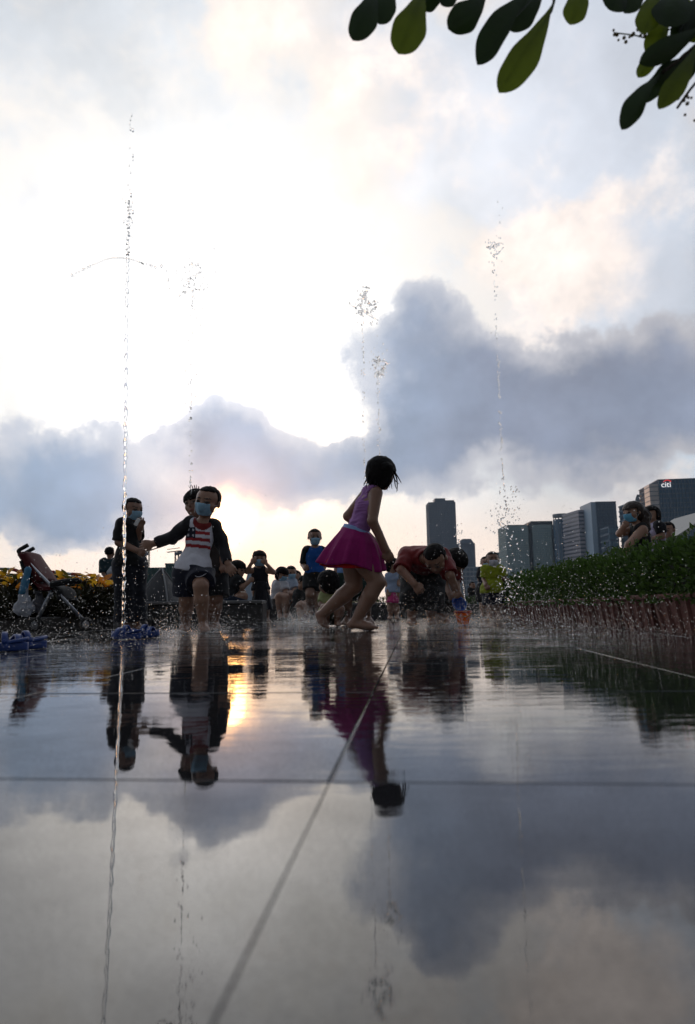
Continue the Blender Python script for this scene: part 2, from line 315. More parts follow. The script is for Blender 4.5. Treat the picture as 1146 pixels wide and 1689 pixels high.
# ------------------------------------------------------------------ implicit bodies
def nrm(v): v = np.asarray(v, float); return v/(np.linalg.norm(v)+1e-12)
class SDF:
    def __init__(s): s.p = []
    def cone(s, a, b, ra, rb, k=.012, flat=None, fa=False, fb=False):
        s.p.append(('c', np.asarray(a, float), np.asarray(b, float), ra, rb, k, flat, fa, fb)); return s
    def ball(s, c, r, k=.012): return s.cone(c, np.asarray(c)+[0, 0, 1e-4], r, r, k)
    def ell(s, c, axes, rad, k=.012, sub=False): s.p.append(('e', np.asarray(c, float), np.asarray(axes, float), np.asarray(rad, float), k, sub)); return s
    def cut(s, c, n): s.p.append(('h', np.asarray(c, float), nrm(n))); return s          # removes the side n points to
    def subball(s, c, r, k=.01): s.p.append(('s', np.asarray(c, float), r, k)); return s
    def box(s, c, axes, half, mode): s.p.append(('b', np.asarray(c, float), np.asarray(axes, float), np.asarray(half, float), mode)); return s
    def mesh(s, vox):
        lo = np.full(3, 1e9); hi = -lo
        for p in s.p:
            if p[0] == 'c':
                r = max(p[3], p[4])
                for q in (p[1], p[2]): lo = np.minimum(lo, q-r); hi = np.maximum(hi, q+r)
            elif p[0] == 'e' and not p[5]:
                r = p[3].max(); lo = np.minimum(lo, p[1]-r); hi = np.maximum(hi, p[1]+r)
        lo -= 3*vox; hi += 3*vox; n = np.ceil((hi-lo)/vox).astype(int)+1
        Fd = np.full(n, .08, np.float32); ax = [lo[i]+vox*np.arange(n[i]) for i in range(3)]
        for p in s.p:
            if p[0] in 'ces':
                if p[0] == 'c': c0 = np.minimum(p[1], p[2]); c1 = np.maximum(p[1], p[2]); r = max(p[3], p[4])+p[5]+2.5*vox+.012
                elif p[0] == 'e': c0 = c1 = p[1]; r = p[3].max()+p[4]+2.5*vox+.012
                else: c0 = c1 = p[1]; r = p[2]+p[3]+2*vox
                i0 = np.clip(np.floor((c0-r-lo)/vox).astype(int), 0, n-1); i1 = np.clip(np.ceil((c1+r-lo)/vox).astype(int)+1, 1, n)
                if (i1 <= i0).any(): continue
            else: i0 = np.zeros(3, int); i1 = n
            sl = tuple(slice(i0[k], i1[k]) for k in range(3))
            X = ax[0][sl[0]][:, None, None].astype(np.float32); Y = ax[1][sl[1]][None, :, None].astype(np.float32); Z = ax[2][sl[2]][None, None, :].astype(np.float32)
            F0 = Fd[sl]
            if p[0] == 'c':
                _, a, b, ra, rb, k, flat, fa, fb = p; ba = b-a; L2 = ba @ ba
                dx, dy, dz = X-a[0], Y-a[1], Z-a[2]
                h0 = (dx*ba[0]+dy*ba[1]+dz*ba[2])/L2; h = np.clip(h0, 0, 1)
                dx = dx-h*ba[0]; dy = dy-h*ba[1]; dz = dz-h*ba[2]
                d2 = dx*dx+dy*dy+dz*dz
                if flat is not None:
                    nv, kk = flat; cpt = dx*nv[0]+dy*nv[1]+dz*nv[2]; d2 = d2+(kk*kk-1)*cpt*cpt
                d = np.sqrt(d2)-(ra+(rb-ra)*h)
                L = math.sqrt(L2)
                if fb: d = np.maximum(d, (h0-1)*L)
                if fa: d = np.maximum(d, -h0*L)
            elif p[0] == 'e':
                _, c, A, R_, k, sub = p
                dx, dy, dz = X-c[0], Y-c[1], Z-c[2]; q = 0; q2 = 0
                for m in range(3):
                    pr = dx*A[m][0]+dy*A[m][1]+dz*A[m][2]; q = q+(pr/R_[m])**2; q2 = q2+(pr/R_[m]**2)**2
                k0 = np.sqrt(q); d = k0*(k0-1)/np.sqrt(q2+1e-9)
                if sub:
                    d = -d; hh = np.clip(.5-.5*(F0-d)/k, 0, 1); Fd[sl] = F0*(1-hh)+d*hh+k*hh*(1-hh); continue
            elif p[0] == 's':
                _, c, r, k = p; d = -(np.sqrt((X-c[0])**2+(Y-c[1])**2+(Z-c[2])**2)-r)
                hh = np.clip(.5-.5*(F0-d)/k, 0, 1); Fd[sl] = F0*(1-hh)+d*hh+k*hh*(1-hh); continue
            elif p[0] == 'h':
                _, c, nv = p; Fd[sl] = np.maximum(F0, (X-c[0])*nv[0]+(Y-c[1])*nv[1]+(Z-c[2])*nv[2]); continue
            elif p[0] == 'b':
                _, c, A, hf, mode = p; d = None
                for m in range(3):
                    pr = np.abs((X-c[0])*A[m][0]+(Y-c[1])*A[m][1]+(Z-c[2])*A[m][2])-hf[m]; d = pr if d is None else np.maximum(d, pr)
                Fd[sl] = np.maximum(F0, d if mode == 'and' else -d); continue
            hh = np.clip(.5+.5*(F0-d)/k, 0, 1); Fd[sl] = F0*(1-hh)+d*hh-k*hh*(1-hh)
        return surfnet(Fd, lo, vox)
def surfnet(Fd, lo, vox):
    s = Fd < 0; cnt = np.zeros(np.array(s.shape)-1, np.int8)
    for a in (0, 1):
        for b in (0, 1):
            for c in (0, 1): cnt += s[a:s.shape[0]-1+a, b:s.shape[1]-1+b, c:s.shape[2]-1+c]
    act = (cnt > 0) & (cnt < 8); I = np.argwhere(act); ids = np.full(act.shape, -1, np.int64); ids[act] = np.arange(len(I))
    cor = [(a, b, c) for a in (0, 1) for b in (0, 1) for c in (0, 1)]; V = {q: Fd[I[:, 0]+q[0], I[:, 1]+q[1], I[:, 2]+q[2]] for q in cor}
    acc = np.zeros((len(I), 3)); num = np.zeros(len(I))
    for q in cor:
        for axn in range(3):
            if q[axn] == 1: continue
            q2 = list(q); q2[axn] = 1; q2 = tuple(q2); va, vb = V[q], V[q2]; m = (va < 0) != (vb < 0)
            tt = np.where(m, va/np.where(m, va-vb, 1), 0); e = np.array(q, float)[None, :]*np.ones((len(I), 1)); e[:, axn] = tt
            acc += e*m[:, None]; num += m
    verts = lo+vox*(I+acc/np.maximum(num, 1)[:, None])
    faces = []
    for axn in range(3):
        o1, o2 = [(1, 2), (2, 0), (0, 1)][axn]
        sA = [slice(None)]*3; sB = [slice(None)]*3; sA[axn] = slice(0, -1); sB[axn] = slice(1, None)
        E = np.argwhere(s[tuple(sA)] != s[tuple(sB)])
        ok = (E[:, o1] > 0) & (E[:, o2] > 0) & (E[:, o1] < s.shape[o1]-1) & (E[:, o2] < s.shape[o2]-1); E = E[ok]
        ins = s[E[:, 0], E[:, 1], E[:, 2]]
        def gi(d1, d2):
            Q = E.copy(); Q[:, o1] += d1; Q[:, o2] += d2; return ids[Q[:, 0], Q[:, 1], Q[:, 2]]
        q = np.stack([gi(-1, -1), gi(0, -1), gi(0, 0), gi(-1, 0)], 1); q[~ins] = q[~ins][:, ::-1]; faces.append(q)
    faces = np.concatenate(faces); faces = faces[(faces >= 0).all(1)]
    return verts, faces
def vnoise(p, f, seed=0):
    r = np.random.default_rng(seed); o = np.zeros(len(p))
    for k in range(7):
        d = r.normal(size=3); d /= np.linalg.norm(d); o += np.sin(p @ d * f * r.uniform(.7, 1.6) + r.uniform(0, 6.28) + 1.3*np.sin(p @ r.normal(size=3)*f*.5))
    return o/4.
def vert_normals(v, f):
    n = np.cross(v[f[:, 2]]-v[f[:, 0]], v[f[:, 3]]-v[f[:, 1]]); out = np.zeros_like(v)
    for k in range(4): np.add.at(out, f[:, k], n)
    return out/(np.linalg.norm(out, axis=1, keepdims=True)+1e-12)
# ------------------------------------------------------------------ people
SKIN = (.36, .20, .135); SKIN_D = (.28, .15, .10)
def head_frame(yaw, pitch, roll):
    """yaw 0 faces the camera, +90 faces image right; pitch + looks up; roll + leans to image right"""
    y, p, r = map(math.radians, (yaw, pitch, roll))
    fwd = np.array([math.sin(y)*math.cos(p), -math.cos(y)*math.cos(p), math.sin(p)])
    up = np.array([-math.sin(y)*math.sin(p), math.cos(y)*math.sin(p), math.cos(p)])
    right = np.cross(fwd, up)
    up2 = up*math.cos(r); up = nrm(up2 + np.array([1., 0, 0])*math.sin(r)); up = nrm(up-fwd*(up @ fwd)); right = np.cross(fwd, up)
    return fwd, up, right
class Person:
    def __init__(s, label, Y, J, head, s_=1., skin=SKIN, vox=.0075, cat='child', group=None, stand=True, front=None, fat=1., ztarget=None):
        s.Y = Y; s.s = s_; s.vox = vox; s.skin = skin; s.fat = fat
        P3 = {k: at(v[0], v[1], Y+(v[2] if len(v) > 2 else 0.)) for k, v in J.items()}
        hx, hy, hd, s.h, yaw, pit, rol = head; P3['head'] = at(hx, hy, Y+hd)
        base = P3['pel'].copy(); base[2] = 0; s.base = base
        s.J = {k: v-base for k, v in P3.items()}
        s.hf, s.hu, s.hr = head_frame(yaw, pit, rol)
        s.root = empty('person', base); tag(s.root, label, cat, group)
        j = s.J; sp = j['neck']-j['pel']
        if front is None:
            fr = np.cross(j['sb']-j['sa'], sp); fr = fr if np.linalg.norm(fr) > 1e-6 else s.hf
        else: fr = np.array(front, float)
        s.front = nrm(fr - nrm(sp)*(fr @ nrm(sp))); s.spine = nrm(sp)
        s.stand = stand; s.zs = []
        s.body()
    # --- shared shapes
    def torso(s, D, g=0., lo=0., k=.03):
        j = s.J; c = s.s*s.fat; fl = (s.front, 1.35)
        ch = j['neck']*.68+j['pel']*.32; wa = j['neck']*.32+j['pel']*.68
        D.cone(j['sa']*.8+j['sb']*.2-s.spine*.01*c, j['sb']*.8+j['sa']*.2-s.spine*.01*c, .040*c+g, .040*c+g, k)
        D.cone(j['neck']*.85+j['pel']*.15, ch, .062*c+g, .088*c+g, k, fl)
        D.cone(ch, wa, .088*c+g, .080*c+g, k, fl)
        D.cone(wa, j['pel'], .080*c+g, .090*c+g+lo, k, fl)
    def arm(s, D, q, g=0., f=2., flat=True, taper=0.):
        j = s.J; c = s.s*1.24; S, E_, W_ = j['s'+q], j['e'+q], j['w'+q]
        if f <= 1:
            e = S+(E_-S)*f; D.cone(S, e, .033*c+g, (.033-.007*f)*c+g+taper, .015, None, False, flat)
        else:
            D.cone(S, E_, .033*c+g, .025*c+g, .015); e = E_+(W_-E_)*(f-1); D.cone(E_, e, .025*c+g, (.025-.007*(f-1))*c+g, .012, None, False, flat and f < 2)
    def leg(s, D, q, g=0., f=2., flat=True, flare=0.):
        j = s.J; c = s.s*1.24; Hp, K, A = j['p'+q], j['k'+q], j['f'+q]
        if f <= 1:
            e = Hp+(K-Hp)*f; D.cone(Hp, e, .060*c+g, (.060-.018*f)*c+g+flare, .02, None, False, flat)
        else:
            D.cone(Hp, K, .060*c+g, .041*c+g, .02)
            e = K+(A-K)*(f-1)
            if g > 0: D.cone(K, e, .041*c+g, .034*c+g+flare, .02, None, False, flat)
            else:
                back = nrm(np.cross(A-K, np.array([1., 0, 0])))*(.006*c)
                m = K+(A-K)*.35+back; D.cone(K, m, .040*c, .039*c, .012); D.cone(m, A, .039*c, .023*c, .012)
    def hand(s, D, q):
        j = s.J; c = s.s*1.12; W_, T = j['w'+q], j['h'+q]; d = T-W_; L = np.linalg.norm(d); d = d/L
        L = min(L, .15*c); side = np.cross(d, [0, -1., 0]); side = nrm(side) if np.linalg.norm(side) > .2 else np.array([1., 0, 0]); n = np.cross(side, d)
        if q == 'a': side = -side
        pe = W_+d*L*.45
        D.cone(W_, pe, .018*c, .027*c, .008, (n, 1.9))
        for i, (o, ln) in enumerate(((-1.5, .40), (-.5, .52), (.5, .56), (1.5, .50))):
            b = pe+side*o*.0125*c-d*.008*c; m = b+(d+side*o*.09)*ln*L*.55+n*.006*c; t_ = m+(d+side*o*.05)*ln*L*.5-n*.012*c
            D.cone(b, m, .0074*c, .0068*c, .004); D.cone(m, t_, .0068*c, .0056*c, .003)
        b = W_+d*L*.16+side*.012*c; m = b+nrm(d*.7+side)*L*.25; t_ = m+nrm(d+side*.3)*L*.2
        D.cone(b, m, .010*c, .0085*c, .006); D.cone(m, t_, .0085*c, .0065*c, .004)
    def foot(s, D, q, g=0., k=.01):
        j = s.J; c = s.s*1.12; A, T = j['f'+q], j['t'+q]; d = T-A; d[2] = d[2]; 
        hz = nrm(np.array([d[0], d[1], d[2]*.6])); heel = A-np.array([0, 0, .020*c])-hz*.022*c; ball = T-hz*.045*c
        upn = nrm(np.array([0, 0, 1.])-hz*hz[2]); fl = (upn, 1.5)
        D.cone(A, heel, .024*c+g, .023*c+g, k); D.cone(heel, ball, .025*c+g, .033*c+g, k, fl); D.cone(A, ball, .022*c+g, .022*c+g, k)
        side = np.cross(hz, upn)
        if g == 0:
            for i, o in enumerate((-1.6, -.8, 0., .8, 1.6)): D.cone(ball+side*o*.0145*c, T+side*o*.013*c-hz*abs(o-(-1.6 if q == 'a' else 1.6))*.005*c, .011*c, .0085*c, .004)
        else: D.cone(ball, T, .032*c+g, .022*c+g, k, fl)
    def hp(s, r, f, u): return s.J['head']+(s.hr*r+s.hf*f+s.hu*u)*s.h
    def skull(s, D, g=0., face=True, k=.02):
        h = s.h; A = (s.hr, s.hf, s.hu)
        D.ell(s.hp(0, -.04, .12), A, np.array([.375, .45, .375])*h+g, k)
        if face:
            D.ell(s.hp(0, .10, -.14), A, np.array([.30, .30, .35])*h+g, .05*h)
            D.ball(s.hp(0, .25, -.38), .095*h+g, .09*h)
            for q in (-1, 1): D.ball(s.hp(q*.2, .2, -.1), .13*h+g, .06*h)
    def body(s):
        D = SDF(); j = s.J; c = s.s; h = s.h
        s.torso(D)
        D.cone(j['pel'], j['pa'], .075*c, .062*c, .03); D.cone(j['pel'], j['pb'], .075*c, .062*c, .03)
        D.cone(j['neck']-s.spine*.02*c, s.hp(0, -.06, -.22), .036*c, .19*h, .02)
        D.cone(j['neck']-s.spine*.01*c, j['sa'], .03*c, .034*c, .025); D.cone(j['neck']-s.spine*.01*c, j['sb'], .03*c, .034*c, .025)
        s.skull(D)
        D.cone(s.hp(0, .39, .03), s.hp(0, .455, -.10), .035*h, .055*h, .03*h)
        for q in (-1, 1):
            D.ell(s.hp(q*.385, -.05, -.02), (s.hr, s.hf, s.hu), np.array([.045, .085, .13])*h, .02*h)
            D.ball(s.hp(q*.15, .36, .11), .055*h, .05*h)
            D.subball(s.hp(q*.155, .475, .025), .075*h, .05*h)
            D.ball(s.hp(q*.155, .365, .02), .058*h, .015*h)
        D.ball(s.hp(0, .385, -.235), .05*h, .04*h)
        for q in 'ab':
            s.arm(D, q); s.hand(D, q); s.leg(D, q); s.foot(D, q)
        v, f = D.mesh(s.vox)
        if s.stand:
            dz = -v[:, 2].min()+.0; s.root.location[2] += dz
        s.body_v = v
        # eyes, brows and lips are coloured on the one skin
        L = np.stack([(v-s.J['head']) @ a/h for a in (s.hr, s.hf, s.hu)], 1); cols = np.tile(np.array(s.skin), (len(v), 1))
        for q in (-1, 1):
            e = ((L[:, 0]-q*.155)/.075)**2+((L[:, 2]-.02)/.036)**2; cols[(e < 1) & (L[:, 1] > .25)] = (.02, .014, .012)
            e = ((L[:, 0]-q*.16)/.11)**2+((L[:, 2]-.125-.02*abs(L[:, 0]))/.02)**2; cols[(e < 1) & (L[:, 1] > .25)] = (.03, .02, .016)
        e = (L[:, 0]/.12)**2+((L[:, 2]+.235)/.04)**2; cols[(e < 1) & (L[:, 1] > .25)] = (.30, .11, .09)
        s.ob = meshobj('body', v, f, mat('skin', SKIN, .42, .5, var=.08, attr=True, coat=.15), s.root, cols=cols)
    def part(s, name, D, material, wr=.0, fr=60., seed=1, colf=None, parent=None, vox=None):
        v, f = D.mesh(vox or s.vox)
        if len(f) == 0: return None
        if wr: v = v+vert_normals(v, f)*(vnoise(v, fr, seed)*wr)[:, None]
        cols = colf(v) if colf else None
        return meshobj(name, v, f, material, parent or s.root, cols=cols)
    # --- clothing
    def shirt(s, material, sleeve=.6, hem=1.05, g=.010, wr=.003, name='shirt', sleeve_mat=None, neck=.05, colf=None, loose=.012, seed=3):
        j = s.J; c = s.s; D = SDF(); s.torso(D, g*c, loose*c); D.cone(j['pel'], j['pel']-s.spine*.08*c, .095*c+g*c+loose*c, .1*c+g*c+loose*c, .03, (s.front, 1.25))
        for q in 'ab':
            e = j['s'+q] if sleeve > 0 else j['neck']*.45+j['s'+q]*.55
            D.cone(j['neck']-s.spine*.02*c, e, .03*c+g*c, .036*c+g*c, .03)
        if sleeve == 0:
            for q in 'ab': D.subball(j['s'+q]+(j['s'+q]-j['neck'])*.12-s.spine*.012*c, .046*c, .008)
        if sleeve_mat is None and sleeve > 0:
            for q in 'ab': s.arm(D, q, g*c, sleeve, taper=.006*c)
        hemp = j['neck']+(j['pel']-j['neck'])*hem; D.cut(hemp, -s.spine)
        D.subball(j['neck']+s.spine*.028*c+s.front*.012*c, neck*c, .006)
        o = s.part(name, D, material, wr, 62., seed, colf)
        if sleeve_mat is not None:
            for q in 'ab':
                D = SDF(); s.arm(D, q, g*c+.0025, sleeve, taper=.004*c); D.cone(j['neck']*.3+j['s'+q]*.7+s.spine*.006, j['s'+q], .030*c+g*c, .036*c+g*c, .02)
                s.part('sleeve', D, sleeve_mat, wr*1.3, 70., seed+1, parent=o)
        return o
    def pants(s, material, f=.75, g=.016, flare=.012, wr=.003, name='shorts', top=.08, seed=5, cutn=None):
        j = s.J; c = s.s; D = SDF()
        D.cone(j['pel']+s.spine*.06*c, j['pel'], .088*c+g*c*.3, .091*c+g*c*.5, .03, (s.front, 1.25))
        for q in 'ab': D.cone(j['pel'], j['p'+q], .08*c+g*c*.6, .066*c+g*c*.8, .03); s.leg(D, q, g*c, f, flare=flare*c)
        cn = s.spine if cutn is None else np.array(cutn, float); D.cut(j['pel']+cn*top*.4*c, cn)
        return s.part(name, D, material, wr, 55., seed)
    def mask(s, material=None, band=True):
        h = s.h; D = SDF(); s.skull(D, .022*h); D.ell(s.hp(0, .40, -.12), (s.hr, s.hf, s.hu), np.array([.13, .13, .2])*h, .09*h)
        D.box(s.hp(0, .40, -.225), (s.hr, s.hf, s.hu), np.array([.262, .34, .20])*h, 'and')
        o = s.part('face_mask', D, material or mat('mask_blue', (.30, .50, .66), .75, .3, var=.08, vscale=80., bump=.001, bscale=160.), 0, vox=min(s.vox, .006))
        if band and o:
            for q in (-1, 1):
                m = MB()
                for u in (-.08, -.37): m.tube(bez([s.hp(q*.25, .30, u), s.hp(q*.36, .1, u*.6), s.hp(q*.42, -.06, -.04)], 4), .006*h, 5)
                m.build('ear_loop', mat('mask_loop', (.7, .7, .7), .8), o)
    def hair(s, style='short', material=None, seed=1, hl=.30):
        if style == 'short': hl = max(hl, .31)
        h = s.h; D = SDF(); A = (s.hr, s.hf, s.hu); m = material or mat('black_hair', (.012, .010, .010), .6, .08, var=.3, vscale=120., bump=.003, bscale=240.)
        g = .022 if style == 'short' else .075
        D.ell(s.hp(0, -.045, .13), A, np.array([.375+g, .45+g, .375+g])*h, .02*h)
        if style != 'short':
            D.ell(s.hp(0, -.20, -.05), A, np.array([.40, .33, .45])*h, .08*h)
        # open the face: everything in front of the temples and below the hairline
        D.box(s.hp(0, .55, hl-.62), A, np.array([.6, .50, .62])*h, 'not')
        if style == 'short': D.box(s.hp(0, .3, -.55), A, np.array([.6, .42, .52])*h, 'not'); D.cut(s.hp(0, -.3, -.16), -s.hu+s.hf*.3)
        o = s.part('hair', D, m, .012*h, 160., seed, vox=min(s.vox, .0065))
        return o
    def strands(s, hair, pts_list, r=.006):
        m = MB()
        for pts in pts_list:
            pts = bez([at(*q)-s.base for q in pts], 5); n = len(pts)
            m.tube(pts, [r*(1-.8*i/(n-1)) for i in range(n)], 5)
        return tag(m.build('hair_strands', mat('black_hair', (.012, .010, .010)), hair, True), kind='stuff')
def cloth(name, c, rough=.85, var=.18, **k): return mat(name, c, rough, .3, var=var, vscale=k.pop('vscale', 45.), bump=k.pop('bump', .0012), bscale=k.pop('bscale', 180.), sheen=.15, **k)
def skirt(p, name, rings, material, nseg=72, pleats=9, depth=.02, seed=0, parent=None, wav=.0):
    """rings: list of (left px, right px, y left, y right, depth radius); pleats deepen towards the hem"""
    v = []; nr = len(rings); r_ = np.random.default_rng(seed); ph = r_.uniform(0, 6.28); sub = 6
    R = np.array(rings, float); T = np.linspace(0, nr-1, (nr-1)*sub+1); R = np.stack([np.interp(T, np.arange(nr), R[:, k]) for k in range(R.shape[1])], 1)
    for i, (xl, xr, yl, yr, rd) in enumerate(R):
        a = at(xl, yl, p.Y); b = at(xr, yr, p.Y); c = (a+b)/2; hx = (b-a)/2; tt = i/(len(R)-1)
        for q in np.linspace(0, 2*math.pi, nseg, endpoint=False):
            pl = 1+depth*tt*(math.sin(q*pleats+ph)+.5*math.sin(q*(pleats*2+1)+ph*2+tt)) 
            v.append(c+hx*math.cos(q)*pl+np.array([0, rd*math.sin(q)*pl, wav*tt*math.sin(q*4+ph)])-p.base)
    f = np.array([(i*nseg+k, i*nseg+(k+1) % nseg, (i+1)*nseg+(k+1) % nseg, (i+1)*nseg+k) for i in range(len(R)-1) for k in range(nseg)])
    o = meshobj(name, v, f, material, parent or p.root); sm = o.modifiers.new('thick', 'SOLIDIFY'); sm.thickness = .003
    return o

# the girl in the magenta skirt
J = dict(neck=(616, 806), sa=(606, 815, .07), sb=(620, 815, -.06), ea=(574, 853, .13), wa=(628, 906, .10), ha=(642, 926, .06), eb=(614, 861, -.11), wb=(637, 909, -.07), hb=(645, 930, -.05),
         pel=(580, 903), pa=(580, 914, .045), pb=(592, 915, -.05), ka=(584, 968, .06), fa=(530, 1016, .09), ta=(537, 1037, .07), kb=(622, 962, -.06), fb=(586, 1027, -.05), tb=(623, 1037, -.09))
girl = Person('child in a lilac vest and flaring magenta skirt stepping barefoot', 4.5, J, (629, 783, 0, .205, 128, -14, 4), 1.08, SKIN_D, vox=.0055, front=(.75, .35, -.4), fat=.9)
vest = girl.shirt(cloth('lilac_vest', (.42, .19, .50), var=.12, bump=.004, bscale=55., trans=.2), 0., .86, .007, .006, 'vest', neck=.066)
me_ = vest.data; co = np.empty(len(me_.vertices)*3); me_.vertices.foreach_get('co', co); co = co.reshape(-1, 3); nn_ = np.empty(len(co)*3); me_.vertex_normals.foreach_get('vector', nn_); nn_ = nn_.reshape(-1, 3)
al = co @ girl.spine; ac = co @ np.cross(girl.spine, girl.front); co += nn_*(.0022*np.sin(al*230+6*np.sin(ac*22)+3*np.sin(al*41))*(.6+.4*np.sin(ac*60)))[:, None]; me_.vertices.foreach_set('co', co.ravel()); me_.update()   # clinging wet folds
sk = skirt(girl, 'skirt', [(566, 612, 871, 884, .085), (551, 621, 890, 900, .135), (537, 629, 909, 922, .16), (525, 633, 931, 946, .175)], cloth('magenta_skirt', (.42, .012, .20), .7, trans=.35), pleats=11, depth=.085, seed=2, wav=.012)
skirt(girl, 'lining', [(570, 610, 880, 892, .075), (545, 620, 905, 918, .12), (530, 628, 932, 949, .155)], cloth('red_lining', (.72, .02, .02), .7, trans=.4), pleats=7, depth=.05, seed=4, parent=sk, wav=.01)
skirt(girl, 'sash', [(568, 609, 866, 881, .086), (565, 613, 873, 888, .092)], cloth('blue_sash', (.28, .42, .75), .6), pleats=3, depth=.01, seed=5)
hr = girl.hair('bob', seed=2, hl=.1)
D = SDF()
for (dx, dy, y2) in ((-14, .05, 800), (-6, .0, 803), (2, -.06, 806), (-14, -.04, 801), (10, -.07, 802)):
    D.cone(at(629+dx*.9, 775, 4.5+dy)-girl.base, at(628+dx, y2-1, 4.5+dy)-girl.base, .045, .020, .02)
D.cut(girl.hp(.0, .42, 0), girl.hf)
girl.part('hair_bob', D, MATS['black_hair'], .003, 160., 5, parent=hr)
girl.strands(hr, [[(629+(x-629)*.86, 780, 4.5+dy), (629+(x-629)*1.02, 795, 4.5+dy), (x+(x-629)*.1+dx, 803+e, 4.5+dy)] for x, dy, dx, e in ((604+i*2.1, (.07 if i % 3 == 0 else -.07 if i % 3 == 1 else -.03), (i*7 % 5)-2, (i*5 % 9)) for i in range(20))]+[[(608, 780, 4.5), (604, 793, 4.5), (599, 801, 4.5)], [(610, 782, 4.45), (607, 795, 4.45), (604, 804, 4.44)], [(647, 775, 4.5), (654, 790, 4.48), (655, 806, 4.47), (654, 813, 4.47)], [(645, 772, 4.46), (653, 783, 4.45), (660, 795, 4.45), (662, 799, 4.44)],
              [(644, 776, 4.44), (650, 790, 4.42), (652, 803, 4.42), (656, 811, 4.42)], [(646, 780, 4.52), (651, 793, 4.5), (658, 800, 4.5)], [(620, 790, 4.42), (618, 800, 4.41), (616, 807, 4.41)]], .0065)

# the boy running in the raglan shirt
def flag(p):
    def fn(v):
        P_ = np.array([at(*q) for q in ((322, 878, 4.55), (346, 884, 4.55))])
        w = v+p.base; c = np.tile(np.array((.74, .74, .82)), (len(v), 1)); ex = np.array([1., 0, -.07]); X = (w[:, 0]-at(323, 887, 4.6)[0])*215; Z = -(w[:, 2]-at(323, 887, 4.6)[2])*215-.10*X
        fr = (v @ p.front) > (p.J['pel'] @ p.front)-.02
        X0, X1, Z0, Z1 = -21, 22, -17, 17
        ins = (X > X0) & (X < X1) & (Z > Z0) & (Z < Z1) & fr
        st = ((Z-Z0)//4.9).astype(int) % 2 == 1
        c[ins & st] = (.36, .03, .035)
        can = ins & (X < X0+24) & (Z < Z0+16); c[can] = (.012, .014, .03)
        star = can & (np.abs(((X-X0) % 8)-4) < 1.6) & (np.abs(((Z-Z0) % 8)-4) < 1.6); c[star] = (.55, .55, .6)
        ring = np.linalg.norm(v-p.J['neck']-p.front*.02, axis=1) < .066; c[ring] = (.22, .02, .02)
        return c
    return fn
J = dict(neck=(334, 859), sa=(312, 861, .0), sb=(353, 866, .03), ea=(282, 884, -.02), wa=(254, 893, -.04), ha=(229, 896, -.05), eb=(368, 898, .06), wb=(376, 927, .0), hb=(387, 945, -.03),
         pel=(319, 937), pa=(308, 945, .02), pb=(331, 943, .0), ka=(308, 985, .04), fa=(306, 1024, .16), ta=(302, 1036, .10), kb=(331, 962, -.13), fb=(335, 1024, -.05), tb=(338, 1038, -.14))
boy = Person('running boy in a dark raglan shirt with a printed flag and blue mask', 4.6, J, (342, 825, -.02, .210, -14, -8, 12), 1.0, SKIN, vox=.0055, fat=.88)
boy.shirt(cloth('flag_shirt', (.7, .7, .75), attr=True, var=.1, bump=.002, bscale=60.), 1.9, 1.03, .010, .0045, sleeve_mat=cloth('dark_sleeve', (.022, .020, .024)), neck=.05, colf=flag(boy), loose=.022)
sh = boy.pants(cloth('navy_shorts', (.014, .016, .032), var=.35, vscale=60.), .86, .022, .016, .005)
m = MB(); m.tube(bez([at(*q)-boy.base for q in ((330, 936, 4.47), (324, 940, 4.455), (322, 946, 4.45), (328, 948, 4.445), (336, 945, 4.45), (342, 940, 4.46), (338, 937, 4.465))], 5), .0028, 5); m.build('drawstring', cloth('white_cord', (.6, .6, .65)), sh, True)
m = MB()
for k in range(5): m.box(at(296.5+.6*k, 945+7*k, 4.55)-boy.base, (.022, .02, .018), rz=.1)
m.build('side_stripe', cloth('stripe', (.42, .40, .45), var=.6, vscale=90.), sh)
boy.hair('short', hl=.35, material=mat('short_hair', (.014, .011, .010), .65, .08, var=.3, vscale=150., bump=.002, bscale=300.)); boy.mask()

# the child half hidden behind the running boy
J = dict(neck=(336, 858), sa=(322, 866), sb=(352, 868), ea=(318, 900, .02), wa=(326, 925, -.05), ha=(332, 940, -.08), eb=(362, 902, .03), wb=(368, 926, -.06), hb=(371, 940, -.1),
         pel=(346, 938), pa=(338, 944), pb=(354, 944), ka=(340, 984, -.04), fa=(338, 1022), ta=(335, 1032, -.08), kb=(355, 984, -.03), fb=(354, 1022, .03), tb=(357, 1032, -.06))
p = Person('child in dark clothes with tousled hair, half hidden behind the running boy', 5.1, J, (324, 828, 0, .215, -20, 0, -8), 1.08, SKIN_D)
p.shirt(cloth('dark_brown_top', (.03, .020, .018)), .9, 1.15, .016, .005); p.pants(cloth('black_cloth', (.010, .010, .012)), .9, .02, .02)
hr = p.hair('bob', seed=8, hl=.12); p.strands(hr, [[(316+3*i, 808-i % 2, 5.1), (314+3.4*i, 801-2*(i % 3), 5.1), (311+4.3*i, 798-3*(i % 2), 5.1)] for i in range(5)]+[[(312, 812+5*i, 5.1), (309, 815+5*i, 5.1), (306+i, 820+5*i, 5.1)] for i in range(3)], .006)

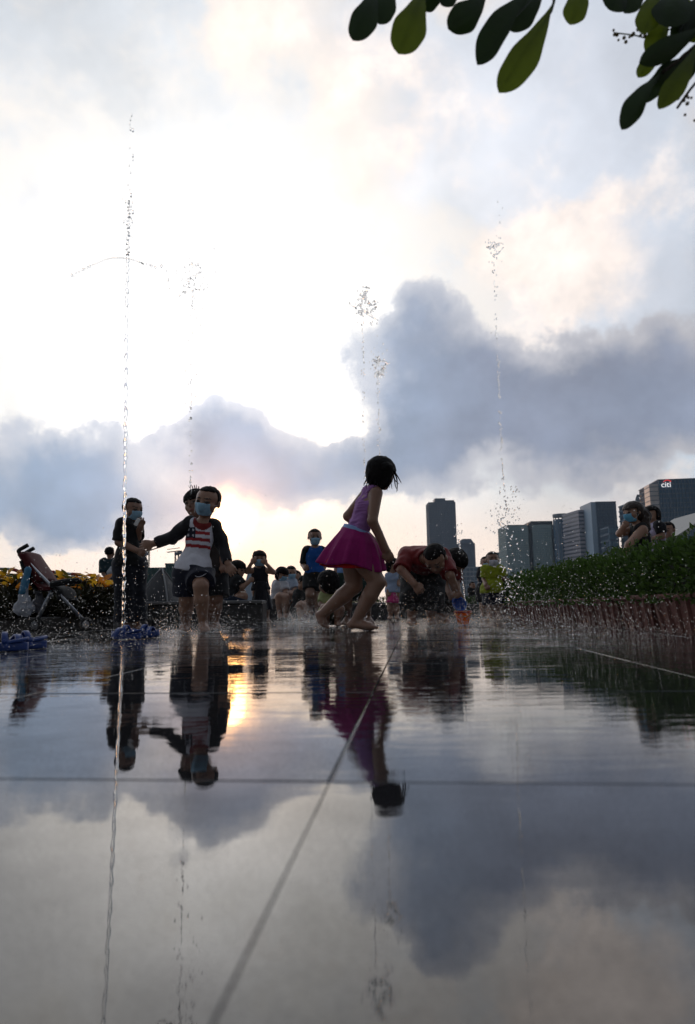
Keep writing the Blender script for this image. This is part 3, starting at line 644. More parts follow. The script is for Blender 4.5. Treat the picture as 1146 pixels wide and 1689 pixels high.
# the child in black by the tall jet
J = dict(neck=(213, 857), sa=(203, 863, -.06), sb=(224, 863, .08), ea=(196, 892, -.08), wa=(226, 906, -.14), ha=(240, 912, -.15), eb=(226, 884, .0), wb=(232, 866, -.07), hb=(231, 850, -.09),
         pel=(214, 924), pa=(207, 930, -.03), pb=(222, 930, .03), ka=(207, 978, -.04), fa=(207, 1026, -.02), ta=(214, 1035, -.06), kb=(223, 978, .02), fb=(224, 1024, .04), tb=(232, 1034, .0))
p = Person('child in black T-shirt and long dark trousers with hand to mask behind tall jet', 5.6, J, (219, 839, 0, .195, 55, -8, 0), 1.06, SKIN_D)
p.shirt(cloth('black_shirt', (.008, .008, .009)), .95, 1.12, .018, .005, loose=.02); p.pants(cloth('dark_navy_trousers', (.009, .010, .018)), 1.92, .028, .02, .005, 'trousers'); p.hair('short', hl=.22); p.mask()
m = MB(); m.tube(bez([at(206, 861, 5.48)-p.base, at(202, 890, 5.45)-p.base, at(197, 915, 5.48)-p.base], 5), .005, 6); m.build('bag_strap', cloth('strap_tan', (.25, .2, .17)), p.root, True)
m = MB(); m.box((0, 0, 0), (.030, .010, .065), bev=.004, R=Matrix.Rotation(.5, 3, 'Y'))
tag(m.build('phone', mat('phone_case', (.75, .75, .75), .25, var=.02), loc=at(226, 861, 5.47)), 'small pale phone held near the mouth of the child in black', 'phone')

# the person with a pale sling bag seen from behind
J = dict(neck=(182, 921), sa=(171, 926, -.02), sb=(193, 926), ea=(171, 944, -.06), wa=(178, 955, -.12), ha=(184, 958, -.14), eb=(196, 946), wb=(196, 960, -.05), hb=(196, 970, -.05),
         pel=(185, 965), pa=(180, 968), pb=(190, 968), ka=(181, 994), fa=(181, 1017), ta=(178, 1021, -.08), kb=(192, 994), fb=(192, 1017), tb=(195, 1021, -.08))
p = Person('person in a teal T-shirt seen from behind with a pale sling bag', 11., J, (181, 910, 0, .19, 170, 0, 0), 1.15, SKIN_D, vox=.012, cat='person')
p.shirt(cloth('teal_shirt', (.014, .035, .045)), .9, 1.1, .025, .006, loose=.03); p.pants(cloth('navy_trousers', (.008, .010, .02)), 1.95, .04, .02, .006, 'trousers'); p.hair('short', hl=.2)
D = SDF(); c0 = at(189, 943, 10.75); D.ell(c0, np.eye(3), (.11, .05, .10)); D.cone(c0+[-.06, 0, -.03], c0+[.09, 0, .07], .06, .05, .03)
v, f = D.mesh(.012); v = v+vert_normals(v, f)*(vnoise(v, 55., 3)*.008)[:, None]; bagc = c0.copy()
o = meshobj('sling_bag', v-bagc, f, cloth('pale_bag', (.42, .44, .48), .7, var=.5, vscale=14.), loc=bagc); tag(o, 'pale patterned sling bag on the back of the teal shirt', 'bag')
m = MB(); m.tube(bez([at(193, 925, 10.8)-bagc, at(190, 934, 10.75)-bagc, at(187, 940, 10.72)-bagc], 4), .012, 6); m.build('strap', cloth('strap_dark', (.03, .03, .03)), o, True)

# the crouching woman on the low wall
J = dict(neck=(386, 953), sa=(374, 957, .08), sb=(391, 957, -.06), ea=(378, 975, .05), wa=(392, 978, -.05), ha=(399, 982, -.06), eb=(400, 968, -.1), wb=(412, 958, -.08), hb=(418, 953, -.08),
         pel=(376, 985), pa=(377, 988, .06), pb=(380, 990, -.06), ka=(398, 978, .06), fa=(396, 1010, .08), ta=(402, 1018, .0), kb=(401, 984, -.08), fb=(398, 1012, -.06), tb=(404, 1020, -.12))
p = Person('woman with long dark hair sitting on the low wall, arm stretched out', 7.9, J, (392, 940, 0, .2, 70, -10, 0), 1.05, SKIN, vox=.010, cat='person', stand=False)
p.shirt(cloth('black_top', (.010, .010, .012)), .8, 1.1, .022, .006, loose=.03); p.pants(cloth('jeans', (.016, .024, .045)), 1.6, .02, .01, .004, 'jeans')
hr = p.hair('long', seed=3, hl=.12); D = SDF()
for k in range(4): D.cone(at(386+k*1.5, 938, 7.9)-p.base, at(380+k*2, 958, 7.86)-p.base, .07, .04, .03)
p.part('hair_length', D, MATS['black_hair'], .006, 90., parent=hr)

# the girl in the dark sleeveless dress
J = dict(neck=(428, 936), sa=(420, 940), sb=(437, 940), ea=(407, 942, -.05), wa=(414, 929, -.09), ha=(424, 920, -.11), eb=(451, 943, -.05), wb=(440, 930, -.09), hb=(430, 921, -.11),
         pel=(430, 972), pa=(425, 976), pb=(436, 976), ka=(426, 1000, -.03), fa=(426, 1019), ta=(424, 1024, -.08), kb=(438, 1000), fb=(440, 1019), tb=(443, 1024, -.07))
p = Person('girl in a dark sleeveless dress covering her eyes with both hands', 8.0, J, (428, 922, 0, .19, 8, 0, 0), .92, SKIN, vox=.009)
dr = p.shirt(cloth('dark_dress', (.012, .011, .016), var=.5, vscale=30.), 0, 1.02, .012, .004, 'dress', neck=.055)
skirt(p, 'dress_skirt', [(420, 440, 958, 958, .075), (418, 444, 978, 978, .11), (415, 450, 1004, 1005, .16)], cloth('dark_dress', (.012, .011, .016)), pleats=7, depth=.06, parent=dr)
hr = p.hair('bob', seed=4, hl=.2); p.mask(); D = SDF(); D.ball(at(421.5, 913, 8.0)-p.base, .035); p.part('hair_bun', D, MATS['black_hair'], .003, 150., parent=hr)

# three seated at the end of the wall
def seated(label, Y, hx, hy, face, shirt_c, sc, leg_c, dx=0, hs=.19, mask_=True, sleeve=.7, hl=.2):
    x, y = hx, hy+16*8.8/Y
    J = dict(neck=(x-3, y-3), sa=(x-10, y+1, .05), sb=(x+4, y+1, -.05), ea=(x-9, y+16, -.02), wa=(x+3, y+17, -.14), ha=(x+10, y+14, -.16), eb=(x+7, y+15, -.12), wb=(x-1, y+17, -.2), hb=(x-7, y+16, -.22),
             pel=(x-6, y+29), pa=(x-9, y+31, .03), pb=(x, y+31, -.03), ka=(x-5, y+21, -.22), fa=(x-4, y+50, -.2), ta=(x-3, y+55, -.3), kb=(x+6, y+22, -.22), fb=(x+6, y+50, -.22), tb=(x+8, y+55, -.32))
    p = Person(label, Y, J, (hx, hy, -.03, hs, *face), 1.0, SKIN, vox=.011, cat='person', stand=False, front=(.4, -1, 0))
    p.shirt(shirt_c, sleeve, 1.08, .018, .006, loose=.02); p.pants(leg_c, .9, .02, .01); p.hair('short' if hl > .15 else 'bob', hl=hl)
    if mask_: p.mask()
    return p
seated('person in a white T-shirt and blue mask sitting with crossed arms on knees', 9.2, 465, 948, (50, -18, 6), cloth('white_tee', (.5, .5, .54)), 0, cloth('grey_shorts', (.06, .055, .055)), hl=.12)
seated('person in a pale blue T-shirt and mask sitting beside the white T-shirt', 9.5, 480, 945, (20, -10, 0), cloth('pale_blue_tee', (.36, .42, .52)), 0, cloth('black_shorts', (.012, .012, .013)))
seated('person in black sitting half hidden beside the pale blue T-shirt', 9.8, 488, 952, (-20, -15, -6), cloth('black_tee', (.010, .010, .011)), 0, cloth('black_shorts', (.012, .012, .013)), mask_=False, sleeve=.95)
seated('person in black bending low behind the running boy in blue', 9.0, 500, 962, (40, -50, 20), cloth('black_tee', (.010, .010, .011)), 0, cloth('black_shorts', (.012, .012, .013)), mask_=False, sleeve=.95)

# the boy in blue and black
J = dict(neck=(519, 902), sa=(506, 908), sb=(532, 908, .02), ea=(500, 930, .04), wa=(503, 938, -.09), ha=(509, 934, -.17), eb=(535, 931, .03), wb=(529, 950, -.05), hb=(526, 962, -.07),
         pel=(520, 948), pa=(513, 953), pb=(527, 953), ka=(512, 980, -.08), fa=(511, 1008, .12), ta=(499, 1021, .04), kb=(525, 984, -.02), fb=(524, 1015, .02), tb=(528, 1024, -.08))
p = Person('boy in a blue top with black sleeves and blue mask lifting one sandalled foot', 7.6, J, (519, 886, 0, .19, 10, -4, 0), 1.02, SKIN_D, vox=.0085)
p.shirt(cloth('bright_blue', (.010, .085, .34)), .95, 1.08, .010, .004, sleeve_mat=cloth('black_sleeve', (.009, .009, .012)), neck=.052); p.pants(cloth('black_shorts', (.012, .012, .013)), .72, .018, .012); p.hair('short', hl=.22); p.mask()
D = SDF(); p.foot(D, 'a', .006); D.cut(p.J['fa']-[0, 0, .035], (0, 0, 1)); p.part('sandal', D, cloth('plum_sandal', (.10, .03, .05)))

# people behind the skirted girl
J = dict(neck=(545, 978), sa=(535, 982), sb=(556, 982), ea=(530, 996, -.03), wa=(538, 1006, -.12), ha=(545, 1012, -.15), eb=(561, 997, -.03), wb=(556, 1008, -.12), hb=(550, 1014, -.15),
         pel=(546, 1012), pa=(540, 1014), pb=(552, 1014), ka=(536, 1003, -.17), fa=(538, 1024, -.12), ta=(534, 1030, -.2), kb=(560, 1004, -.16), fb=(556, 1024, -.12), tb=(558, 1030, -.2))
p = Person('toddler in a pale yellow green top squatting behind the skirted girl', 5.7, J, (541, 962, -.02, .2, -150, -15, 0), .82, SKIN_D, vox=.0085)
p.shirt(cloth('yellow_green_top', (.34, .38, .17), var=.3, vscale=25.), .8, 1.1, .016, .005, loose=.02); p.pants(cloth('olive_shorts', (.05, .06, .03)), .9, .016, .01); p.hair('bob', seed=6, hl=.1)
J = dict(neck=(578, 902), sa=(563, 909), sb=(593, 909), ea=(557, 934, .02), wa=(554, 958, -.05), ha=(552, 970, -.06), eb=(600, 934, .02), wb=(603, 958, -.05), hb=(604, 970, -.06),
         pel=(578, 952), pa=(569, 958), pb=(587, 958), ka=(570, 990, -.06), fa=(572, 1018), ta=(568, 1030, -.1), kb=(600, 988, -.04), fb=(606, 1016, .03), tb=(612, 1029, -.05))
p = Person('child in a blue top and dark green shorts standing hidden behind the skirted girl', 5.9, J, (576, 884, .02, .2, 20, 0, 0), 1.08, SKIN_D, vox=.009)
p.shirt(cloth('light_blue_top', (.16, .28, .55)), .7, 1.05, .014, .004); p.pants(cloth('dark_green_shorts', (.012, .03, .022)), .85, .024, .016); p.hair('short')
# the small girl in pink
J = dict(neck=(648, 944), sa=(641, 948), sb=(655, 948), ea=(638, 962), wa=(640, 974, -.05), ha=(643, 982, -.07), eb=(658, 962, -.05), wb=(664, 964, -.1), hb=(671, 961, -.1),
         pel=(648, 974), pa=(644, 977), pb=(652, 977), ka=(644, 998), fa=(644, 1014), ta=(642, 1019, -.08), kb=(653, 998), fb=(654, 1014), tb=(656, 1019, -.08))
p = Person('small girl in a pale blue top and pink skirt beside the bending boys', 8.3, J, (648, 932, 0, .18, 60, -20, 0), .82, SKIN, vox=.010)
p.shirt(cloth('pale_blue_top', (.34, .42, .58)), .5, 1.05, .012, .004); p.hair('bob', seed=9, hl=.15)
skirt(p, 'skirt', [(641, 655, 970, 970, .06), (637, 658, 992, 993, .1)], cloth('pink_skirt', (.55, .05, .20)), pleats=6, depth=.06)

# the boy in red bending forward and his companion
J = dict(neck=(703, 924, -.20), sa=(672, 920, -.1), sb=(729, 921, -.12), ea=(662, 944, -.2), wa=(684, 968, -.26), ha=(697, 984, -.26), eb=(742, 953, -.24), wb=(752, 977, -.20), hb=(756, 992, -.20),
         pel=(696, 936, .16), pa=(684, 946, .16), pb=(712, 946, .16), ka=(681, 988, .02), fa=(679, 1022, .12), ta=(680, 1034, .0), kb=(712, 988, .02), fb=(711, 1022, .12), tb=(713, 1034, .0))
p = Person('boy in a red T-shirt and black shorts bending forward over the splash', 5.2, J, (718, 926, -.26, .205, -25, -52, 0), 1.12, SKIN, vox=.007, fat=1.12)
p.shirt(cloth('red_shirt', (.19, .009, .009), .6), .98, 1.12, .018, .006, loose=.02); p.pants(cloth('black_shorts', (.012, .012, .013)), 1.35, g=.034, flare=.02, wr=.006, cutn=(0, 0, 1), top=.2); p.hair('short', hl=.16)
J = dict(neck=(741, 936), sa=(728, 935, .08), sb=(750, 942, -.04), ea=(733, 962), wa=(742, 980, -.1), ha=(748, 990, -.12), eb=(752, 962, -.08), wb=(757, 980, -.14), hb=(760, 990, -.15),
         pel=(722, 958, .2), pa=(715, 964, .25), pb=(728, 965, .15), ka=(722, 995, .1), fa=(720, 1018, .2), ta=(724, 1028, .1), kb=(735, 996, .05), fb=(733, 1018, .15), tb=(738, 1028, .05))
p = Person('boy in dark red bending behind the red T-shirt towards the bucket', 5.6, J, (752, 928, -.05, .2, 30, -45, 0), 1.0, SKIN, vox=.0085)
p.shirt(cloth('dark_red_shirt', (.16, .012, .012)), .9, 1.1, .014, .004); p.pants(cloth('black_shorts', (.012, .012, .013)), 1.2, g=.03, flare=.02, cutn=(0, 0, 1)); p.hair('bob', seed=12, hl=.12)

# yellow shirt boy, the one behind him, a far walker
J = dict(neck=(812, 934), sa=(801, 938), sb=(824, 938), ea=(799, 954), wa=(801, 964, -.1), ha=(806, 972, -.13), eb=(831, 953, -.02), wb=(838, 957, -.06), hb=(845, 955, -.07),
         pel=(814, 972), pa=(808, 976), pb=(820, 976), ka=(810, 996), fa=(810, 1012), ta=(808, 1017, -.08), kb=(823, 995), fb=(824, 1012), tb=(827, 1017, -.08))
p = Person('boy in a yellow green T-shirt and white mask walking by the hedge', 8.0, J, (812, 922, 0, .19, 0, 0, 0), .98, SKIN_D, vox=.009)
p.shirt(cloth('lime_shirt', (.26, .30, .012), var=.25), .85, 1.12, .022, .006, loose=.04); p.pants(cloth('navy_shorts2', (.012, .014, .03)), .95, .03, .02); p.hair('short', hl=.22); p.mask(cloth('white_mask', (.62, .62, .70)))
J = dict(neck=(801, 933), sa=(793, 936), sb=(808, 936), ea=(791, 950), wa=(792, 962), ha=(793, 970), eb=(810, 950), wb=(810, 962), hb=(810, 970),
         pel=(800, 966), pa=(796, 969), pb=(804, 969), ka=(796, 989), fa=(796, 1007), ta=(795, 1011, -.1), kb=(804, 989), fb=(804, 1007), tb=(804, 1011, -.1))
p = Person('masked child in dark clothes just behind the yellow green T-shirt', 9.2, J, (801, 924, 0, .18, 0, 0, 0), .95, SKIN, vox=.012)
p.shirt(cloth('charcoal_tee', (.02, .02, .026)), .9, 1.1, .016, .005); p.pants(cloth('black_shorts', (.012, .012, .013)), .95, .03, .02); p.hair('short'); p.mask()
J = dict(neck=(779, 968), sa=(775, 970), sb=(783, 970), ea=(774, 977), wa=(775, 983), ha=(776, 986), eb=(784, 977), wb=(784, 983), hb=(784, 986),
         pel=(779, 985), pa=(777, 987), pb=(781, 987), ka=(777, 996), fa=(777, 1005), ta=(776, 1007, -.1), kb=(781, 996), fb=(782, 1005), tb=(783, 1007, -.1))
p = Person('distant person in black walking in front of the long grey building', 16.5, J, (779, 963.5, 0, .18, 30, 0, 0), .95, SKIN, vox=.016, cat='person')
p.shirt(cloth('black_tee', (.010, .010, .011)), .9, 1.1, .02, .005); p.pants(cloth('black_shorts', (.012, .012, .013)), 1.9, .03, .02, name='trousers'); p.hair('short')

# behind the hedge on the right
J = dict(neck=(1053, 867), sa=(1046, 873, .10), sb=(1060, 874, -.08), ea=(1022, 880, .02), wa=(1029, 868, -.02), ha=(1036, 861, -.03), eb=(1037, 898, -.14), wb=(1030, 914, -.12), hb=(1028, 925, -.12),
         pel=(1058, 930), pa=(1050, 936, .06), pb=(1058, 938, -.06), ka=(1028, 938, .0), fa=(1030, 975, .05), ta=(1022, 985, .0), kb=(1034, 942, -.1), fb=(1036, 980, -.05), tb=(1026, 990, -.1))
p = Person('woman in a black sleeveless top and blue mask, chin on hand, behind the hedge', 6.6, J, (1044, 846, 0, .205, -75, -6, -4), 1.15, SKIN, vox=.009, cat='person', stand=False, front=(-1, -.3, 0))
p.shirt(cloth('black_top', (.010, .010, .012)), 0., 1.1, .014, .005, 'top', loose=.02); p.pants(cloth('black_cloth', (.010, .010, .012)), 1.8, .02, .01, name='trousers')
hr = p.hair('bob', seed=10, hl=.18, material=mat('brown_hair', (.030, .016, .011), .45, .4, var=.3, vscale=100., bump=.003, bscale=200.)); p.mask(mat('mask_bright', (.16, .48, .72), .7, .3, var=.05)); D = SDF(); D.ball(at(1066, 852, 6.6)-p.base, .05); D.cone(at(1060, 848, 6.6)-p.base, at(1068, 872, 6.55)-p.base, .06, .03, .03); p.part('hair_bun', D, MATS['brown_hair'], .005, 120., parent=hr)
J = dict(neck=(1079, 863), sa=(1071, 868, .08), sb=(1086, 868, -.08), ea=(1068, 884, .1), wa=(1062, 892, .0), ha=(1056, 890, -.02), eb=(1092, 884, -.1), wb=(1076, 889, -.12), hb=(1066, 889, -.12),
         pel=(1084, 915), pa=(1078, 920, .05), pb=(1090, 920, -.05), ka=(1062, 924), fa=(1062, 955), ta=(1056, 962), kb=(1068, 926, -.08), fb=(1068, 958, -.05), tb=(1060, 965, -.08))
p = Person('person in a lilac white top with dark sleeves behind the woman in black', 7.2, J, (1074, 851, .02, .195, -60, -10, 0), 1.1, SKIN, vox=.011, cat='person', stand=False, front=(-1, -.4, 0))
p.shirt(cloth('lilac_white', (.38, .34, .48)), .75, 1.1, .014, .005, sleeve_mat=cloth('black_sleeve', (.009, .009, .012))); p.pants(cloth('black_cloth', (.010, .010, .012)), 1.8, .02, .01, name='trousers'); p.hair('bob', seed=3)
J = dict(neck=(1101, 888), sa=(1094, 893, .04), sb=(1110, 893, -.04), ea=(1091, 908), wa=(1090, 918, -.05), ha=(1090, 925, -.06), eb=(1114, 908), wb=(1112, 918, -.05), hb=(1110, 925, -.06),
         pel=(1103, 925), pa=(1098, 930), pb=(1108, 930), ka=(1098, 950), fa=(1098, 970), ta=(1097, 976, -.05), kb=(1108, 950), fb=(1108, 970), tb=(1108, 976, -.05))
p = Person('dark haired child in a yellow collar peeping over the hedge', 7.6, J, (1101, 875, 0, .19, -50, -10, 0), .9, SKIN, vox=.011, stand=False)
p.shirt(cloth('grey_yellow', (.10, .09, .05)), .7, 1.1, .014, .004); p.pants(cloth('black_shorts', (.012, .012, .013)), .9, .02, .01); p.hair('short', hl=.18)
# ------------------------------------------------------------------ far buildings
def facing(px, Y):                      # ground point under a picture column at a given distance
    q = at(px, 1000, Y); return np.array([q[0], Y, 0.])
def ztop(px, py, Y): return float(at(px, py, Y)[2])
GLASS = {}
def glass(name, c, rough=.18): return mat(name, c, rough, .6, var=.25, vscale=.06)
def tower(name, label, xl, xr, ytop, Y, depth, wall, bandmat, nx, nz, rot=0., vert=True, horiz=True, z0=0., proud=.35, bw=None):
    """one block seen almost square-on, with its floor bands and mullions standing proud of the glass"""
    a, b = facing(xl, Y), facing(xr, Y); w = (b[0]-a[0]); h = ztop((xl+xr)/2, ytop, Y); cx = (a[0]+b[0])/2
    root = empty(name, (cx, Y, 0), rot); tag(root, label, 'building')
    m = MB(); m.box((0, depth/2, h/2), (w, depth, h)); m.build('wall', wall, root)
    if nz and horiz:
        m = MB(); t = bw or h/nz*.28
        for k in range(1, nz+1): m.box((0, depth/2, h*k/nz-t/2), (w+2*proud, depth+2*proud, t))
        tag(m.build('floor_bands', bandmat, root), kind='stuff')
    if nx and vert:
        m = MB(); t = w/nx*.16
        for k in range(nx+1): m.box((-w/2+w*k/nx, -proud*.8, h/2), (t, proud*1.2, h-.6))
        ny = max(2, int(depth/(w/nx)))
        for k in range(1, ny): 
            for sx in (-1, 1): m.box((sx*(w/2+proud*.8), depth*k/ny, h/2), (proud*1.2, t, h-.6))
        tag(m.build('mullions', bandmat, root), kind='stuff')
    return root, w, h, depth
dark = mat('dark_concrete', (.060, .080, .125), .5, var=.2, vscale=.05); darkb = mat('dark_band', (.09, .11, .155), .6)
bluegl = glass('blue_glass', (.05, .13, .23), .12); greygl = glass('grey_glass', (.28, .33, .36), .25); pale = mat('pale_concrete', (.20, .22, .25), .7); steel = mat('steel_blue', (.09, .15, .22), .4)
r, w, h, dp = tower('office_tower', 'tall dark slab tower with a stepped crown above the bending boys', 712, 757, 828, 900, 30, dark, darkb, 9, 44)
m = MB(); m.box((-1.5, 14, h+3), (14, 18, 6)); m.build('crown', dark, r)
m = MB(); m.box((w/2-6.5, 14, h+1.5), (12, 20, 3)); m.build('parapet', dark, r)
r, w, h, dp = tower('residential_tower', 'shorter dark tower with chamfered top beside the tall slab tower', 760, 787, 896, 880, 26, dark, darkb, 6, 30)
m = MB(); m.add([(-w/2+2, 1, h), (w/2-.5, 1, h), (w/2-.5, 25, h), (-w/2+2, 25, h), (-w/2+6, 3, h+6), (w/2-4, 3, h+6), (w/2-4, 23, h+6), (-w/2+6, 23, h+6)], [(0, 1, 5, 4), (1, 2, 6, 5), (2, 3, 7, 6), (3, 0, 4, 7), (4, 5, 6, 7)]); m.build('roof', dark, r)
r, w, h, dp = tower('long_building', 'long low grey blue building with window bands behind the hedge', 686, 985, 934, 620, 50, mat('podium_glass', (.10, .13, .18), .35, var=.3, vscale=.12), mat('podium_band', (.24, .28, .34), .6), 46, 9, rot=.0)
tower('glass_annex', 'small teal glass block beside the pale green slab building', 823, 840, 911, 560, 20, glass('teal_glass', (.05, .12, .14)), steel, 4, 16)
gw = glass('green_glass', (.30, .44, .48), .22); gb = mat('green_band', (.40, .50, .51), .5)
r, w, h, dp = tower('slab_building', 'pale green glass building of two slabs split by a dark recess', 840, 924, 866, 520, 26, gw, gb, 26, 34)
m = MB(); m.box((-w*.02, -.6, h*.72), (w*.07, 1.6, h*.6)); m.build('recess', mat('shade_dark', (.012, .018, .024), .3), r)  # dark block on the face, the shade of a recess put into its colour
m = MB(); m.box((w*.23, 12, h+1.6), (w*.44, 22, 3.2), bev=.3); m.box((-w*.28, 12, h+.2), (w*.34, 20, .9)); m.build('parapet', mat('parapet_dark', (.03, .04, .05), .5), r)
m = MB(); m.box((w/2-1.6, -.6, h/2), (3.4, 1.6, h)); m.build('dark_side_strip', mat('shade_dark', (.012, .018, .024), .3), r)  # dark strip on the front, coloured to stand for the slab's shaded side
# round tower
Yc = 505; c0 = facing(933, Yc); rr = (facing(945, Yc)[0]-facing(921, Yc)[0])/2; h = ztop(933, 857, Yc)
root = empty('round_tower', c0); tag(root, 'round glass tower topped by an open ring', 'building')
m = MB(); m.lathe([(rr, 0), (rr, h), (0, h)], n=32); m.build('wall', bluegl, root, False)
m = MB()
for k in range(14): m.box((rr*math.cos(k/14*2*math.pi), rr*math.sin(k/14*2*math.pi), h/2), (.6, .6, h), rz=k/14*2*math.pi)
tag(m.build('mullions', steel, root), kind='stuff')
m = MB(); m.lathe([(rr*1.06, h+2), (rr*1.06, h+4), (rr*.85, h+4), (rr*.85, h+2), (rr*1.06, h+2)], n=32); m.build('ring', pale, root)
m = MB()
for k in range(12): m.tube([(rr*.95*math.cos(k*.5236), rr*.95*math.sin(k*.5236), h-.3), (rr*.95*math.cos(k*.5236), rr*.95*math.sin(k*.5236), h+2.2)], .3, 5)
tag(m.build('ring_posts', pale, root), kind='stuff')
tower('wing_tower', 'narrow ribbed glass tower joined to the round tower', 945, 962, 857, 512, 22, bluegl, steel, 6, 30)
tower('striped_tower', 'purple grey office tower with horizontal window stripes', 963, 989, 841, 470, 24, mat('stripe_glass', (.09, .10, .13), .3), mat('stripe_band', (.34, .33, .38), .6), 0, 24, rot=.15, vert=False, bw=1.5)
r, w, h, dp = tower('plain_tower', 'tall blue grey tower with a plain pale side', 994, 1027, 827, 455, 22, mat('plain_dark', (.07, .11, .17), .35, var=.2, vscale=.1), steel, 8, 30)
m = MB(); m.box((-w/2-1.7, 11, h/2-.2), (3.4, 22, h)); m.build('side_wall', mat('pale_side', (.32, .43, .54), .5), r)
tower('low_glass_block', 'light blue glass block at the foot of the plain tower', 1013, 1028, 868, 430, 14, glass('sky_glass', (.14, .26, .36)), steel, 4, 12)
tower('sign_block', 'dark blue block peeping out behind the seated woman', 1052, 1066, 828, 420, 18, glass('deep_blue', (.025, .06, .17)), steel, 4, 20)
tower('slim_tower', 'slim glass tower with a bright gridded flank beside the sign tower', 1066, 1084, 815, 400, 18, greygl, steel, 7, 26, rot=-.35)
# the sign tower
r, w, h, dp = tower('sign_tower', 'dark blue gridded glass tower carrying a white illuminated sign', 1104, 1190, 789, 360, 34, bluegl, steel, 16, 26, rot=-.12, bw=.5)
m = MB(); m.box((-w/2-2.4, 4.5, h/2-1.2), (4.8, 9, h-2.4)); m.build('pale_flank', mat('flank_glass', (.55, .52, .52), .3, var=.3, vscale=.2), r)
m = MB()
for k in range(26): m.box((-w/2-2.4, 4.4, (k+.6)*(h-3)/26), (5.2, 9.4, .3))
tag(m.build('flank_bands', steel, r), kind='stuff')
def letters(txt, size):
    cu = bpy.data.curves.new('lettering', 'FONT'); cu.body = txt; cu.size = size; cu.extrude = .08; o = bpy.data.objects.new('tmp', cu); COL.objects.link(o)
    bpy.context.view_layer.update(); me = bpy.data.meshes.new_from_object(o); bpy.data.objects.remove(o); return me
me = letters('citi', 4.3); me.materials.append(mat('sign_white', (.8, .8, .8), .5, var=0., emit=((1, 1, 1), .7))); o = bpy.data.objects.new('lettering', me); COL.objects.link(o); o.parent = r
o.location = (-w/2+1.1, -.75, h-4.4); o.rotation_euler = (math.pi/2, 0, 0)
m = MB(); m.tube(bez([(-w/2+2.4, -.8, h-1.5), (-w/2+3.7, -.8, h-.75), (-w/2+5.1, -.8, h-.75), (-w/2+6.4, -.8, h-1.5)], 5), .22, 6); m.build('arc_mark', mat('sign_red', (.7, .02, .02), .5, var=0., emit=((1, .03, .03), .6)), r, True)
# pale sloping roof on the right
Yr = 60; q0, q1 = at(1108, 889, Yr), at(1190, 834, Yr); root = empty('canopy_building', (q0[0]+3, Yr, 0)); tag(root, 'pale sloping canopy roof rising behind the hedge', 'building')
m = MB(); a = q0-[q0[0]+3, Yr, 0]; b = q1-[q0[0]+3, Yr, 0]
m.add([a, b, b+[0, 9, 0], a+[0, 9, 0], a-[0, 0, .35], b-[0, 0, .35], b+[0, 9, -.35], a+[0, 9, -.35]], [(0, 1, 2, 3), (7, 6, 5, 4), (0, 4, 5, 1), (1, 5, 6, 2), (2, 6, 7, 3), (3, 7, 4, 0)]); m.build('roof', mat('canopy_white', (.36, .36, .35), .6), root)
m = MB(); m.box((1.5, 5, a[2]/2), (6, 6, a[2]-.2)); m.build('wall', mat('canopy_wall', (.30, .30, .30), .7), root)
# construction site far left
def crane(label, px, ytop, Y, jib):
    c = facing(px, Y); h = ztop(px, ytop, Y); root = empty('tower_crane', c); tag(root, label, 'crane', None); ym = mat('crane_yellow', (.16, .12, .06), .6)
    m = MB(); s_ = .9
    for sx in (-1, 1):
        for sy in (-1, 1): m.tube([(sx*s_, sy*s_, 0), (sx*s_, sy*s_, h)], .22, 4)
    n = int(h/3)
    for k in range(n): m.tube([(-s_*(-1)**k, -s_, k*h/n), (s_*(-1)**k, -s_, (k+1)*h/n)], .14, 4)
    tag(m.build('mast', ym, root), kind='stuff')
    m = MB(); e = np.array(jib)
    for o_ in ((0, -.8, 0), (0, .8, 0), (0, 0, 1.6)): m.tube([np.array(o_)+[-e[0]*.3, 0, h-e[2]*.3], np.array(o_)+[e[0], 0, h+e[2]]], .2, 4)
    tag(m.build('jib', ym, root), kind='stuff')
    m = MB(); m.box((-e[0]*.28, 0, h-1-e[2]*.28), (2.4, 1.6, 2.2)); m.build('counterweight', darkb, root)
    m = MB(); m.box((.0, -1.6, h-1.6), (1.6, 1.4, 1.8), bev=.2); m.build('cab', darkb, root); return root
crane('thin tower crane with a rising jib far beyond the boy\'s hand', 241, 909, 380, (6.5, 0, 2.0))
crane('thin tower crane with a level jib above the green netted block', 290, 909, 380, (-5.5, 0, -.6))
r, w, h, dp = tower('netted_building', 'unfinished block wrapped in green netting under the tower crane', 272, 300, 929, 330, 14, mat('green_net', (.018, .075, .065), .85, var=.3, vscale=.4, bump=.3, bscale=.6), mat('net_band', (.03, .09, .08), .8), 6, 7)
tower('site_hoarding', 'long green hoarding in front of the netted block', 228, 286, 936, 250, 3, mat('green_board', (.02, .075, .055), .8, var=.2, vscale=.3), mat('board_rib', (.03, .09, .07), .8), 14, 0)

